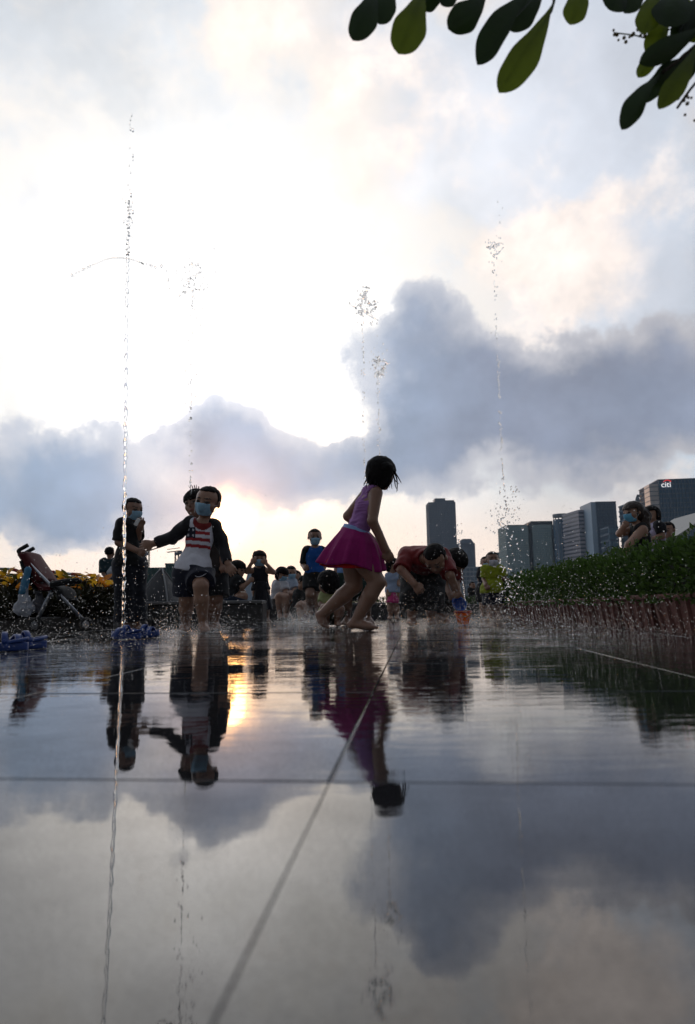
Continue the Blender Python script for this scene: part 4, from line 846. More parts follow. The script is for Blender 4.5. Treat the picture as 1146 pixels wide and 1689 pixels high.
# ------------------------------------------------------------------ low walls, beds, kerbs
stone = mat('dark_granite', (.030, .028, .028), .45, var=.3, vscale=40., bump=.0012, bscale=120.); cap = mat('coping_stone', (.15, .145, .145), .4, var=.25, vscale=60., bump=.0008, bscale=160.)
root = empty('low_wall', (-2.0, 7.5, 0)); tag(root, 'low dark granite seat wall with paler coping behind the running boy', 'wall')
m = MB(); m.box((0.14, .19, .103), (1.84, .36, .222)); m.build('wall_body', stone, root)
for k in range(4):
    m = MB(); m.box((-.78+.46*k+.23, .18, .232), (.455, .42, .034), bev=.006); m.build('coping_stone', cap, root)
for k in range(4):
    m = MB(); m.box((-.78+.46*k+.23, -.006, .102), (.452, .024, .198), bev=.004); m.build('facing_stone', stone, root)
root = empty('low_wall', (0.15, 9.9, 0)); tag(root, 'low wall that the seated people share behind the boy in blue', 'wall')
m = MB(); m.box((-.45, .2, .09), (1.7, .36, .196)); m.build('wall_body', stone, root)
for k in range(3):
    m = MB(); m.box((-1.0+.55*k, .2, .205), (.54, .42, .034), bev=.006); m.build('coping_stone', cap, root)
root = empty('planted_kerb', (2.6, 11.6, 0)); tag(root, 'low dark kerb with a strip of grass in front of the long building', 'kerb')
m = MB(); m.box((0, 0, .08), (5.2, .35, .2), bev=.01); m.build('kerb_stone', stone, root)

# foliage -----------------------------------------------------------
def leaf_cloud(n, sampler, length, width, up=.3, rs=0, fold=.25):
    """many small folded leaves, four triangles each"""
    r = np.random.default_rng(rs); c, out = sampler(n, r); d = out*.7+r.normal(size=(n, 3))*.6+np.array([0, 0, up]); d /= np.linalg.norm(d, axis=1, keepdims=True)
    a = r.normal(size=(n, 3)); sd = np.cross(d, a); sd /= np.linalg.norm(sd, axis=1, keepdims=True)+1e-9; nn = np.cross(sd, d)
    L = length*r.uniform(.6, 1.25, (n, 1)); Wd = width*r.uniform(.7, 1.2, (n, 1))
    p0 = c; p1 = c+d*L*.5+sd*Wd*.5+nn*Wd*fold; p2 = c+d*L-nn*L*.1; p3 = c+d*L*.5-sd*Wd*.5+nn*Wd*fold
    v = np.stack([p0, p1, p2, p3], 1).reshape(-1, 3); i = np.arange(n)[:, None]*4
    f = np.concatenate([i+np.array([[0, 1, 2]]), i+np.array([[0, 2, 3]])]); return v, f
def box_sampler(sx, sy, z0, z1, shell=.55):
    def fn(n, r):
        p = r.uniform(-1, 1, (n, 3)); k = r.integers(0, 3, n); surf = r.random(n) < shell
        for ax_ in range(3):
            q = surf & (k == ax_); s_ = np.where(r.random(n) < .5, -1, 1); s_ = np.ones(n) if ax_ == 2 else s_; p[q, ax_] = s_[q]*r.uniform(.8, 1.1, q.sum())
        out = p.copy(); top = 1+.30*vnoise(p*np.array([sx, sy, 0])*1., 16., 5)
        c = np.stack([p[:, 0]*sx, p[:, 1]*sy, z0+(z1-z0)*(p[:, 2]*.5+.5)*top], 1); out[:, 2] = np.maximum(out[:, 2], -.2); return c, out
    return fn
hedge_leaf = mat('hedge_leaf', (.060, .115, .022), .45, .4, var=.7, vscale=14., trans=.45); hedge_in = mat('hedge_twig', (.012, .014, .007), .8)
pot_m = mat('red_planter', (.12, .042, .032), .65, var=.35, vscale=25., bump=.002, bscale=60.)
HA, HB = np.array([1.72, 2.55]), np.array([2.08, 9.3]); NP = 13; dirh = (HB-HA)/np.linalg.norm(HB-HA); rzh = math.atan2(dirh[1], dirh[0])-math.pi/2
step_h = np.linalg.norm(HB-HA)/NP
ORD = 'first second third fourth fifth sixth seventh eighth ninth tenth eleventh twelfth thirteenth'.split()
for k in range(NP):
    c = HA+dirh*step_h*(k+.5)
    hh = rng.uniform(-.02, .02); root = empty('planter', (c[0], c[1], 0), rzh)
    od = ORD[NP-1-k]; tag(root, f'ribbed red brown planter, {od} from the yellow green T-shirt along the hedge', 'planter', 'planters in the hedge row')
    m = MB(); sx, sy = .20, step_h*.46
    m.add([(-sx*.86, -sy*.9, 0), (sx*.86, -sy*.9, 0), (sx*.86, sy*.9, 0), (-sx*.86, sy*.9, 0), (-sx, -sy, .17), (sx, -sy, .17), (sx, sy, .17), (-sx, sy, .17)], [(3, 2, 1, 0), (4, 5, 6, 7), (0, 1, 5, 4), (1, 2, 6, 5), (2, 3, 7, 6), (3, 0, 4, 7)])
    m.build('box', pot_m, root)
    m = MB(); m.box((0, 0, .178), (2*sx+.03, 2*sy+.02, .026), bev=.006); m.build('rim', pot_m, root)
    for q in range(4):
        m = MB(); yy = -sy*.75+q*sy*.5; m.tube([(-sx*.875, yy*.9, .004), (-sx*1.0, yy, .164)], .014, 6); m.build('rib', pot_m, root)
    sroot = empty('hedge_shrub', (c[0], c[1], 0), rzh); tag(sroot, f'dense small leaved green shrub, {od} from the yellow green T-shirt along the hedge', 'shrub', 'shrubs in the hedge row')
    ht = .43+hh+(.05 if k == 0 else 0)
    m = MB(); m.box((0, 0, .27+hh/2), (.26, step_h*.92, .20), bev=.05); m.build('dark_core', hedge_in, sroot)  # solid dark filler core, added so the shrub is not see-through
    near = c[1] < 5.5
    v, f = leaf_cloud(3600 if near else 2400, box_sampler(.21, step_h*.54, .15, ht), .036 if near else .040, .019 if near else .021, .35, 100+k)
    tag(meshobj('leaves', v, f, hedge_leaf, sroot, smooth=False), kind='stuff')
    m = MB(); sh_v = []; sh_n = 0
    for q in range(9):
        px_, py_ = rng.uniform(-.17, .17), rng.uniform(-.5, .5)*step_h; top_ = ht+rng.uniform(.02, .11); lean = rng.normal(0, .03, 2)
        m.tube([(px_, py_, .3), (px_+lean[0]*.5, py_+lean[1]*.5, (ht+top_)/2-.03), (px_+lean[0], py_+lean[1], top_)], [.003, .0022, .0012], 4)
        def line(n, r, a=np.array([px_, py_, ht-.08]), b=np.array([px_+lean[0], py_+lean[1], top_])):
            t_ = r.random((n, 1)); o_ = r.normal(size=(n, 3)); o_[:, 2] *= .4; return a+(b-a)*t_, o_
        sh_v.append(leaf_cloud(16, line, .034, .016, .5, 900+k*20+q))
    tag(m.build('shoots', hedge_in, sroot), kind='stuff')
    vv = np.concatenate([a_ for a_, _ in sh_v]); ff = np.concatenate([b_+64*i_ for i_, (_, b_) in enumerate(sh_v)])
    tag(meshobj('shoot_leaves', vv, ff, hedge_leaf, sroot, smooth=False), kind='stuff')
v, f = leaf_cloud(4000, box_sampler(2.6, .14, .17, .26), .09, .008, 1.2, 77)
o = meshobj('grass_strip', v, f, mat('grass', (.05, .10, .02), .6, var=.4, trans=.3), bpy.data.objects['planted_kerb'], smooth=False); tag(o, kind='stuff')
# a stone bench behind the hedge carries the resting people
root = empty('bench', (3.0, 6.85, 0)); tag(root, 'stone bench mostly hidden behind the hedge under the resting people', 'bench')
zb = float(at(1058, 938, 6.6)[2])-.06
m = MB(); m.box((.05, .1, zb-.03), (1.2, 1.5, .06), bev=.01); m.build('seat', cap, root)
for q in (-.4, .5):
    m = MB(); m.box((q, .1, (zb-.06)/2), (.14, 1.3, zb-.055)); m.build('leg', stone, root)

# flower bed with crotons on the left
root = empty('flower_bed', (-3.9, 6.75, 0)); tag(root, 'raised stone bed full of yellow crotons behind the stroller', 'flower bed')
m = MB(); m.box((0, 0, .04), (3.4, 1.1, .12)); m.build('soil', mat('soil', (.02, .015, .012), .95, var=.4, bump=.01, bscale=40.), root)
for k in range(6):
    m = MB(); m.box((-1.44+.575*k, -.58, .045), (.565, .10, .13), bev=.008); m.build('kerb_stone', stone, root)
m = MB(); m.box((1.755, -.02, .044), (.10, 1.2, .128), bev=.008); m.build('kerb_stone', stone, root)
def croton_leaf():
    n = 7; v = []; f = []
    for i in range(n+1):
        t = i/n; w = .5*math.sin(math.pi*min(1, t*1.02))**.8*(1-.25*t)*.42+.004; z = -.28*t*t; v += [(-w, t, z+.07*w/.2), (0, t, z), (w, t, z+.07*w/.2)]
    for i in range(n):
        for k in range(2): f.append((i*3+k, i*3+k+1, i*3+k+4, i*3+k+3))
    return v, f
cv, cf = croton_leaf(); cm = [mat('croton_yellow', (.78, .42, .03), .4, .5, var=.35, vscale=5., trans=.6), mat('croton_orange', (.70, .25, .03), .4, .5, var=.35, vscale=5., trans=.55), mat('croton_olive', (.14, .13, .025), .45, .5, var=.5, vscale=5., trans=.35)]
LM = []
for q in cm:
    me = bpy.data.meshes.new('leaf'); me.from_pydata(cv, [], cf); me.materials.append(q); me.polygons.foreach_set('use_smooth', np.ones(len(cf), bool)); LM.append(me)
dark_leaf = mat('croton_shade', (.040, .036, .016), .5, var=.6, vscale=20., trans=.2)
plants = [(-14, 953, 6.5), (6, 947, 6.6), (24, 950, 6.45), (40, 955, 6.7), (62, 957, 6.6), (92, 958, 6.75), (112, 956, 6.6), (136, 956, 6.5), (158, 951, 6.6), (172, 962, 6.45), (150, 966, 6.3), (18, 962, 6.3)]
for k, (px, py, Y) in enumerate(plants):
    tp = at(px, py, Y); root = empty('croton', (tp[0], tp[1], .12)); H = tp[2]-.12
    od = ORD[sorted([-q[0] for q in plants]).index(-px)]; tag(root, f'yellow orange croton, {od} along the flower bed from the person in teal', 'croton plant', 'crotons in the flower bed')
    m = MB()
    for q in range(3): m.tube(bez([(0, 0, 0), (rng.normal(0, .04), rng.normal(0, .04), H*.5), (rng.normal(0, .07), rng.normal(0, .05), H*.85)], 4), .008, 5)
    tag(m.build('stem', hedge_in, root), kind='stuff')
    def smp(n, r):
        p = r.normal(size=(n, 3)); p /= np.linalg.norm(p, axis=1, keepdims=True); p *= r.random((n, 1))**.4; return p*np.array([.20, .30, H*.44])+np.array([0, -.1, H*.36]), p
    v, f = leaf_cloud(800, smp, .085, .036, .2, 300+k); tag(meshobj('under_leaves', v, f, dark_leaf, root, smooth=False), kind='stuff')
    for q in range(25):
        o = bpy.data.objects.new('leaf', LM[0 if rng.random() < .5 else (1 if rng.random() < .55 else 2)]); COL.objects.link(o); o.parent = root
        a = rng.uniform(0, 6.28); rd = rng.uniform(.02, .15); zz = H*(1.06-rng.random()**1.7*.36)-rd*.3
        o.location = (rd*math.cos(a), rd*math.sin(a), zz); s_ = rng.uniform(.10, .165); o.scale = (s_, s_, s_); o.rotation_euler = (rng.uniform(-.1, 1.0), rng.uniform(-.5, .5), a-math.pi/2)

# crowd barriers with green banners
def barrier(label, pts, Y):
    P_ = [at(x, y, Y) for x, y in pts]; b0 = np.array([P_[0][0], Y, 0]); root = empty('barrier', b0); tag(root, label, 'barrier')
    pl = bez(P_, 5); m = MB(); m.tube([q-b0 for q in pl]+[np.array([pl[-1][0]-b0[0]+.03, 0, 0])], .017, 8); m.build('frame', mat('galvanised', (.30, .31, .33), .4, .5, .7), root, True)
    for fq in (.05, .6):
        m = MB(); q = P_[0]+(P_[-2]-P_[0])*fq-b0; m.tube([(q[0], 0, 0), (q[0], 0, q[2])], .015, 6); m.build('leg', MATS['galvanised'], root, True)
    m = MB(); a, b = P_[0]-b0, P_[-2]-b0; m.add([(a[0], -.02, a[2]-.02), (b[0], -.02, b[2]-.02), (b[0], -.02, .3), (a[0], -.02, .3), (a[0], 0, a[2]-.02), (b[0], 0, b[2]-.02), (b[0], 0, .3), (a[0], 0, .3)], [(0, 3, 2, 1), (4, 5, 6, 7), (0, 1, 5, 4), (1, 2, 6, 5), (2, 3, 7, 6), (3, 0, 4, 7)]); m.build('banner', cloth('green_banner', (.012, .055, .028)), root)
    for k in range(2):
        i0 = int(len(pl)*(.06+.42*k)); m = MB(); m.tube([q-b0 for q in pl[i0:i0+max(3, len(pl)//4)]], .021, 8); m.build('red_tape', mat('red_tape', (.34, .035, .02), .5), root, True)
barrier('metal barrier with red taped rail and green banner at the far end of the bed', [(-60, 938), (-20, 938), (18, 939), (32, 944), (38, 952)], 8.4)
barrier('metal barrier with rounded grey corner behind the stroller', [(60, 942), (90, 944), (118, 947), (136, 949), (145, 957)], 8.2)

# tent and pale shade
def dome(name, label, xl, xr, ytop, Y, dep, material, ribm, cat='tent'):
    a, b = facing(xl, Y), facing(xr, Y); w = (b[0]-a[0])/2; h = ztop((xl+xr)/2, ytop, Y); root = empty(name, ((a[0]+b[0])/2, Y, 0)); tag(root, label, cat); n, k_ = 20, 10; v = []
    def pt(u, q):
        cq, sq = math.cos(q), math.sin(q); sqr = 1/max(abs(cq), abs(sq))**.5; tt = u/(math.pi/2); r_ = 1-tt**1.7*.995; return (w*r_*cq*sqr, dep*r_*sq*sqr, h*tt*(1-.05*math.sin(q*4)**2*math.cos(u)))
    for i in range(k_+1):
        for q in range(n): v.append(pt(i/k_*math.pi/2*.999, q/n*2*math.pi))
    f = [(i*n+q, i*n+(q+1) % n, (i+1)*n+(q+1) % n, (i+1)*n+q) for i in range(k_) for q in range(n)]
    meshobj('canopy', v, f, material, root)
    for q0_ in (math.pi/4, 3*math.pi/4, 5*math.pi/4, 7*math.pi/4):
        m = MB(); m.tube([np.array(pt(u, q0_))*1.015 for u in np.linspace(0, 1.55, 10)], .012, 5); m.build('pole', ribm, root, True)
    return root
dome('dome_tent', 'dark grey dome tent pitched beyond the low wall', 231, 300, 938, 10.5, .7, cloth('tent_grey', (.028, .028, .032)), mat('tent_pole', (.16, .16, .17), .5))
dome('sun_shelter', 'small pale blue pop-up shelter beyond the girl in the dark dress', 398, 428, 935, 12.5, .35, cloth('shelter_pale', (.42, .48, .56), trans=.3), mat('shelter_pole', (.5, .5, .55), .5), 'shelter')

# ------------------------------------------------------------------ stroller with bags
SY = 5.7; sb = at(85, 1040, SY); sb[2] = 0; root = empty('stroller', sb); tag(root, 'folded-open umbrella stroller with red seat standing by the flower bed', 'stroller')
def S(x, y, d=0.): return at(x, y, SY+d)-sb
alu = mat('stroller_tube', (.34, .36, .40), .3, .5, .8); blk = mat('black_plastic', (.010, .010, .011), .5); redf = cloth('stroller_red', (.08, .008, .010)); blkf = cloth('stroller_black', (.010, .010, .012))
for d, hx, hy in ((-.15, 0, 0), (.16, 10, 5)):
    m = MB(); m.tube([S(38+hx, 919+hy, d), S(88+hx*.3, 970+hy*.3, d), S(141-hx*.2, 1026, d)], .0125, 8); m.build('frame_tube', alu, root, True)
    m = MB(); m.tube(bez([S(39+hx, 920+hy, d), S(32+hx, 912+hy, d), S(31+hx, 908+hy, d), S(37+hx, 904+hy, d), S(46+hx, 899+hy, d)], 4), .017, 8); m.build('handle', blk, root, True)
    m = MB(); m.tube([S(86+hx*.3, 970, d), S(55+hx*.4, 1034-hx*.3, d)], .011, 8); m.build('rear_tube', alu, root, True)
    for wx, wy in ((142-hx*.2, 1029), (57+hx*.4, 1033)):
        for dd in (-.022, .022):
            c = S(wx, wy, d+dd); zc = .052; c[2] = zc; Rw = Matrix.Rotation(math.pi/2, 3, 'X')
            m = MB(); m.lathe([(.030, -.011), (.050, -.011), (.054, 0), (.050, .011), (.030, .011), (.030, -.011)], c, 18, Rw); wo = m.build('wheel', blk, root, True)
            m = MB(); m.lathe([(.008, -.013), (.03, -.009), (.03, .009), (.008, .013)], c, 12, Rw); m.build('hub', mat('hub_grey', (.25, .25, .27), .5), wo, True)
def slab(name, q, t, material, par, dy=.17):
    """a padded panel following a side profile of picture points"""
    v = []; pts = bez([S(*p) for p in q], 4); n = len(pts); f = []
    for i, p in enumerate(pts):
        d = nrm(pts[min(i+1, n-1)]-pts[max(i-1, 0)]); nn = np.array([-d[2], 0, d[0]])
        for s_ in (-dy, -dy*.5, 0, dy*.5, dy): v.append(p+[0, s_, 0]+nn*(t+.012*math.cos(s_/dy*1.5)))
        for s_ in (-dy, -dy*.5, 0, dy*.5, dy): v.append(p+[0, s_, 0]-nn*t)
    for i in range(n-1):
        for k in range(4): f += [(i*10+k, i*10+k+1, i*10+11+k, i*10+10+k), (i*10+15+k, i*10+16+k, i*10+6+k, i*10+5+k)]
        f += [(i*10, i*10+10, i*10+15, i*10+5), (i*10+4, i*10+9, i*10+19, i*10+14)]
    f += [(0, 5, 6, 7, 8, 9, 4, 3, 2, 1), tuple((n-1)*10+k for k in (0, 1, 2, 3, 4, 9, 8, 7, 6, 5))]
    return meshobj(name, v, f, material, par)
slab('backrest', [(48, 915), (58, 930), (70, 947), (78, 960)], .022, redf, root)
slab('seat_back_pocket', [(50, 927), (56, 945), (66, 962), (76, 974)], .014, blkf, root)
slab('seat', [(62, 957), (74, 968), (84, 972), (100, 970)], .016, redf, root)
slab('leg_rest', [(98, 969), (108, 975), (112, 990)], .012, blkf, root)
for d in (-.17, .17):
    m = MB(); m.tube(bez([S(84, 965, d), S(100, 961, d), S(116, 959, d), S(129, 958, d)], 4), .026, 8); m.build('armrest', blkf, root, True)
m = MB(); m.tube([S(129, 959, -.17), S(131, 959, 0), S(129, 959, .17)], .022, 8); m.build('bumper_bar', blkf, root, True)
m = MB(); m.tube([S(142, 1027, -.15), S(142, 1027, .16)], .008, 6); m.build('axle', blk, root, True)
m = MB(); m.tube([S(56, 1033, -.15), S(58, 1031, .16)], .008, 6); m.build('axle', blk, root, True)
def bag(label, cx, ytop, ybot, wpx, Y, material, hm, seed, knot):
    D = SDF(); a, b = at(cx, ytop+4, Y), at(cx, ybot-6, Y); w = wpx*Y/FPX; bb = at(cx, ytop, Y)
    D.cone(a-bb, b-bb, w*.22, w*.46, .03, (np.array([0, 1., 0]), 1.5)); D.cone(b-bb+[-w*.2, 0, .0], b-bb+[w*.2, 0, 0], w*.3, w*.28, .04, (np.array([0, 1., 0]), 1.4))
    v, f = D.mesh(.007); v = v+vert_normals(v, f)*(vnoise(v, 75., seed)*.010+vnoise(v*np.array([1, 1, .3]), 160., seed+1)*.004)[:, None]
    o = meshobj('plastic_bag', v, f, material, loc=bb); tag(o, label, 'bag')
    m = MB(); m.tube(bez([at(cx-2, ytop+8, Y)-bb, at((cx+knot[0])/2, (ytop+knot[1])/2, Y)-bb, at(knot[0], knot[1], Y)-bb], 5), [.034]*5+[.028]*5+[.016], 8); m.build('handle', hm, o, True)
plw = mat('bag_white', (.48, .50, .56), .35, .5, var=.3, vscale=25., trans=.35); plb = mat('bag_blue', (.10, .32, .52), .4, .5, var=.3, vscale=25., trans=.35)
bag('white plastic bag with blue handles hanging from the stroller', 39, 972, 1009, 29, 5.5, plw, plb, 3, (47, 935))
bag('thin grey plastic bag hanging under the stroller seat', 63, 972, 1004, 21, 5.62, mat('bag_grey', (.20, .20, .23), .3, .5, var=.3, trans=.5), mat('bag_grey', (.2, .2, .23)), 9, (66, 958))

# ------------------------------------------------------------------ sandals
blue = mat('sandal_blue', (.008, .038, .20), .42, .5, var=.2, vscale=50., bump=.0006, bscale=200.)
def sandal(label, loc, rz, L=.165, tilt=0.):
    root = empty('sandal', loc, rz); root.rotation_euler[1] = tilt; root.scale = (1.0, 1.05, 1.1); tag(root, label, 'sandal', 'blue sandals left on the wet paving'); n = 26; v = []; f = []
    def hw(t): return L*(.175+.055*math.sin(t*2.2*math.pi-1.9)*(.6)+.03*t)*(1-abs(2*t-1)**7)**.5
    for lev, (z, s_) in enumerate(((0, .94), (.006, 1.), (.024, 1.0), (.028, .95), (.023, .8))):
        for i in range(n+1):
            t = i/n; v.append((L*(t-.5), -hw(t)*s_, z+.012*(t > .85)*(t-.85)/.15))
        for i in range(n, -1, -1):
            t = i/n; v.append((L*(t-.5), hw(t)*s_, z+.012*(t > .85)*(t-.85)/.15))
    k = 2*(n+1)
    for lev in range(4): f += [(lev*k+i, lev*k+(i+1) % k, (lev+1)*k+(i+1) % k, (lev+1)*k+i) for i in range(k)]
    f += [tuple(range(k))[::-1], tuple(4*k+i for i in range(k))]; meshobj('sole', v, f, blue, root)
    def strap(x0, x1, w, hgt, wd, name):
        m = MB(); v = []; ff = []; q_ = 15
        for i in range(q_):
            a = math.pi*i/(q_-1); xx = x0+(x1-x0)*math.sin(a)
            for dx, dr in ((-wd, 0), (-wd*.9, .006), (wd*.9, .006), (wd, 0)): v.append((xx+dx*(1-.25*math.sin(a)), -math.cos(a)*(w+dr), .012+math.sin(a)*(hgt+dr)))
        for i in range(q_-1):
            for c_ in range(4): ff.append((i*4+c_, i*4+(c_+1) % 4, i*4+4+(c_+1) % 4, i*4+4+c_))
        meshobj(name, v, ff, blue, root)
    strap(L*.25, L*.20, L*.215, .036, L*.11, 'front_strap'); strap(-L*.02, L*.02, L*.205, .048, L*.085, 'instep_strap')
    m = MB(); m.tube(bez([(-L*.02, -L*.2, .028), (-L*.28, -L*.17, .034), (-L*.47, 0, .040), (-L*.28, L*.17, .034), (-L*.02, L*.2, .028)], 5), .007, 6); m.build('heel_strap', blue, root, True)
    for sy in (-1, 1):
        m = MB(); m.lathe([(.0, .006), (.008, .005), (.009, 0), (0, 0)], (L*.02, sy*L*.215, .032), 10, Matrix.Rotation(-sy*math.pi/2, 3, 'X')); m.build('rivet', blue, root, True)
q = at(20, 1074, 2.72); sandal('chunky blue sandal in front, strap towards the viewer, by the stroller', (q[0], 2.66, .003), math.radians(205))
q = at(42, 1067, 2.82); sandal('chunky blue sandal leaning behind its partner by the stroller', (q[0]+.01, 2.80, .003), math.radians(222))
q = at(214, 1056, 3.72); sandal('blue sandal lying at the foot of the tall water jet', (q[0], 3.66, .003), math.radians(172))
q = at(236, 1054, 3.78); sandal('blue sandal with raised strap beside the tall water jet', (q[0], 3.80, .003), math.radians(-8), .17)

# ------------------------------------------------------------------ bucket and bowl
q = at(764, 1027, 5.45); Rb = .058
root = empty('bucket', (q[0], 5.45, .004)); tag(root, 'orange and yellow toy bucket catching a water jet', 'bucket')
m = MB(); m.lathe([(0, .003), (.040, 0), (.042, .004), (.064, .098), (.067, .10), (.067, .106), (.062, .106), (.040, .008), (0, .008)], n=24); m.build('body', mat('bucket_orange', (.95, .30, .015), .4, .5, var=.35, vscale=18., trans=.6), root, True)
m = MB(); m.lathe([(.066, .088), (.0705, .090), (.0715, .104), (.066, .107)], n=24); m.build('rim', mat('bucket_rim', (.62, .06, .015), .4), root, True)
m = MB(); m.tube(bez([(-.068, 0, .098), (-.06, -.03, .08), (0, -.075, .062), (.06, -.03, .08), (.068, 0, .098)], 5), .0035, 6); m.build('handle', mat('bucket_yellow', (.65, .33, .02), .4), root, True)
q = at(756, 997, 5.15); root = empty('bowl', q); tag(root, 'blue plastic bowl held over the orange bucket', 'bowl')
Rt = Matrix.Rotation(math.radians(62), 3, 'X') @ Matrix.Rotation(.3, 3, 'Y')
m = MB(); m.lathe([(0, -.034), (.026, -.032), (.046, -.012), (.054, .014), (.056, .016), (.052, .016), (.044, -.010), (.024, -.028), (0, -.030)], n=24, R=Rt); m.build('body', mat('bowl_blue', (.015, .07, .36), .35, var=.2, vscale=30.), root, True)
m = MB(); m.lathe([(.054, .012), (.060, .014), (.060, .018), (.052, .018), (.054, .012)], n=24, R=Rt); m.build('rim', mat('bowl_rim', (.02, .10, .45), .35), root, True)

# ------------------------------------------------------------------ overhanging small tree
LY = 1.05
root = empty('overhanging_tree', (1.55, .75, 0)); tag(root, 'overhanging tree with broad dark green leaves at the top of the view', 'tree'); tb0 = np.array([1.55, .75, 0]); bark = mat('bark', (.06, .045, .03), .85, var=.4, bump=.004, bscale=40.)
limb = [np.array([1.55, .75, -.03]), np.array([1.53, .78, .6]), np.array([1.45, .85, 1.05]), at(1260, -70, LY+.05), at(1050, -110, LY+.08), at(850, -105, LY+.05), at(640, -90, LY)]
pl = bez(limb, 6); n = len(pl); m = MB(); m.tube([q-tb0 for q in pl], [.045*(1-i/(n-1))**.9+.0045 for i in range(n)], 8); m.build('trunk', bark, root, True)
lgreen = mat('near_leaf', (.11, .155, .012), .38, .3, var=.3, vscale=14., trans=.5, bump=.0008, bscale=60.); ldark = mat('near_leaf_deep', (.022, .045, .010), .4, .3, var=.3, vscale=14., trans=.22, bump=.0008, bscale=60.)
def near_leaf(b, t, wpx, dz, material, bend=0.):
    p0, p1 = at(b[0], b[1], LY+dz), at(t[0], t[1], LY+dz-.03); d = p1-p0; L = np.linalg.norm(d); d /= L; view = nrm((p0+p1)/2-np.array([0, 0, CAMH])); sd = nrm(np.cross(d, view)); nn = np.cross(sd, d); w = wpx*LY/FPX*.5*1.05; n = 26; v = []; f = []
    for i in range(n+1):
        s_ = i/n; pw = w*(max(0, math.sin(math.pi*s_**1.95))**.72)*(1+.04*math.sin(s_*19+b[0])) if 0 < i < n else w*.03; c = p0+d*L*s_+sd*bend*w*math.sin(math.pi*s_)-nn*.010*math.sin(math.pi*s_)
        for k in (-1, -.5, 0, .5, 1): v.append(c+sd*pw*k+nn*(.22*pw*abs(k))-tb0)
    for i in range(n):
        for k in range(4): f.append((i*5+k, i*5+k+1, i*5+k+6, i*5+k+5))
    o = meshobj('leaf', v, f, material, root)
    m = MB(); tgt = min(pl, key=lambda q: np.linalg.norm(q-p0)); m.tube([q-tb0 for q in bez([tgt, (tgt+p0)/2+[0, 0, .01], p0, p0+d*L*.5, p0+d*L*.9], 4)], [.0028]*9+[.0018]*4+[.001]*4, 5); m.build('midrib', ldark, o, True)
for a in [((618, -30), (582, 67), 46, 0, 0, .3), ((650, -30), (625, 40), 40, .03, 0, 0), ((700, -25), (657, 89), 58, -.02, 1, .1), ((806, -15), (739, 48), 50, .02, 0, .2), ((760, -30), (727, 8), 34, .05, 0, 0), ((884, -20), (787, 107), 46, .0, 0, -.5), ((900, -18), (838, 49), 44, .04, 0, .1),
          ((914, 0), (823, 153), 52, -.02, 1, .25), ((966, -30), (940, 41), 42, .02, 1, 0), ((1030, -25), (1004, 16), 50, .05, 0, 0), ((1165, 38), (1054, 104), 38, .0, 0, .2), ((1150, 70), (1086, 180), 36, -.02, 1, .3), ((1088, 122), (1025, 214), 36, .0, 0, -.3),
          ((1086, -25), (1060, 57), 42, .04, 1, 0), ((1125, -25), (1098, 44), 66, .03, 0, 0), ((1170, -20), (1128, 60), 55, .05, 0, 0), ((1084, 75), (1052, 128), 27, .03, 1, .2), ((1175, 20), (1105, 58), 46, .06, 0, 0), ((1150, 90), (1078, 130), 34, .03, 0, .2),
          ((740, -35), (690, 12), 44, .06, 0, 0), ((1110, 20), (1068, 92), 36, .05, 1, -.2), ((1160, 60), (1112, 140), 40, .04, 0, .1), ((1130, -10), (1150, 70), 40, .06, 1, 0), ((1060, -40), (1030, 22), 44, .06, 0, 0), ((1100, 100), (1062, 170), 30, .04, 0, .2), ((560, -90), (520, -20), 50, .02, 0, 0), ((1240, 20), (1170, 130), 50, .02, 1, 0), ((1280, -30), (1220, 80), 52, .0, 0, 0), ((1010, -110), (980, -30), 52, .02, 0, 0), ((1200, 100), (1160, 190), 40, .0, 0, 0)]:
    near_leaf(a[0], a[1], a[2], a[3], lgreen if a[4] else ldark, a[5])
m = MB(); m.tube([q-tb0 for q in bez([at(1260, -70, LY+.05), at(1190, 30, LY), at(1130, 90, LY), at(1092, 120, LY)], 5)], .003, 6); m.build('twig', bark, root, True)
m = MB(); m.tube([q-tb0 for q in bez([at(1200, 60, LY), at(1160, 120, LY-.02), at(1135, 152, LY-.02), at(1117, 178, LY-.02)], 5)], .0022, 6); m.build('twig', bark, root, True)
m = MB(); m.tube([q-tb0 for q in bez([at(1120, 40, LY+.03), at(1075, 62, LY+.03), at(1045, 58, LY+.03), at(1012, 54, LY+.03)], 5)], .0012, 5); m.build('flower_stalk', lgreen, root, True)
bm_ = mat('bud', (.20, .14, .05), .5, var=.3, trans=.2)
for k in range(26):
    if k < 12: c = at(1012+k*4.4+rng.normal(0, 3), 56+rng.normal(0, 6), LY+.03)
    else: c = at(rng.uniform(1100, 1146) if k % 2 else 1138+rng.normal(0, 5), 160+rng.normal(0, 18), LY-.02)
    m = MB(); rr = rng.uniform(.0022, .0034); m.lathe([(0, -rr), (rr*.8, -rr*.6), (rr, 0), (rr*.8, rr*.6), (0, rr)], c-tb0, 8); m.build('bud', bm_, root, True)

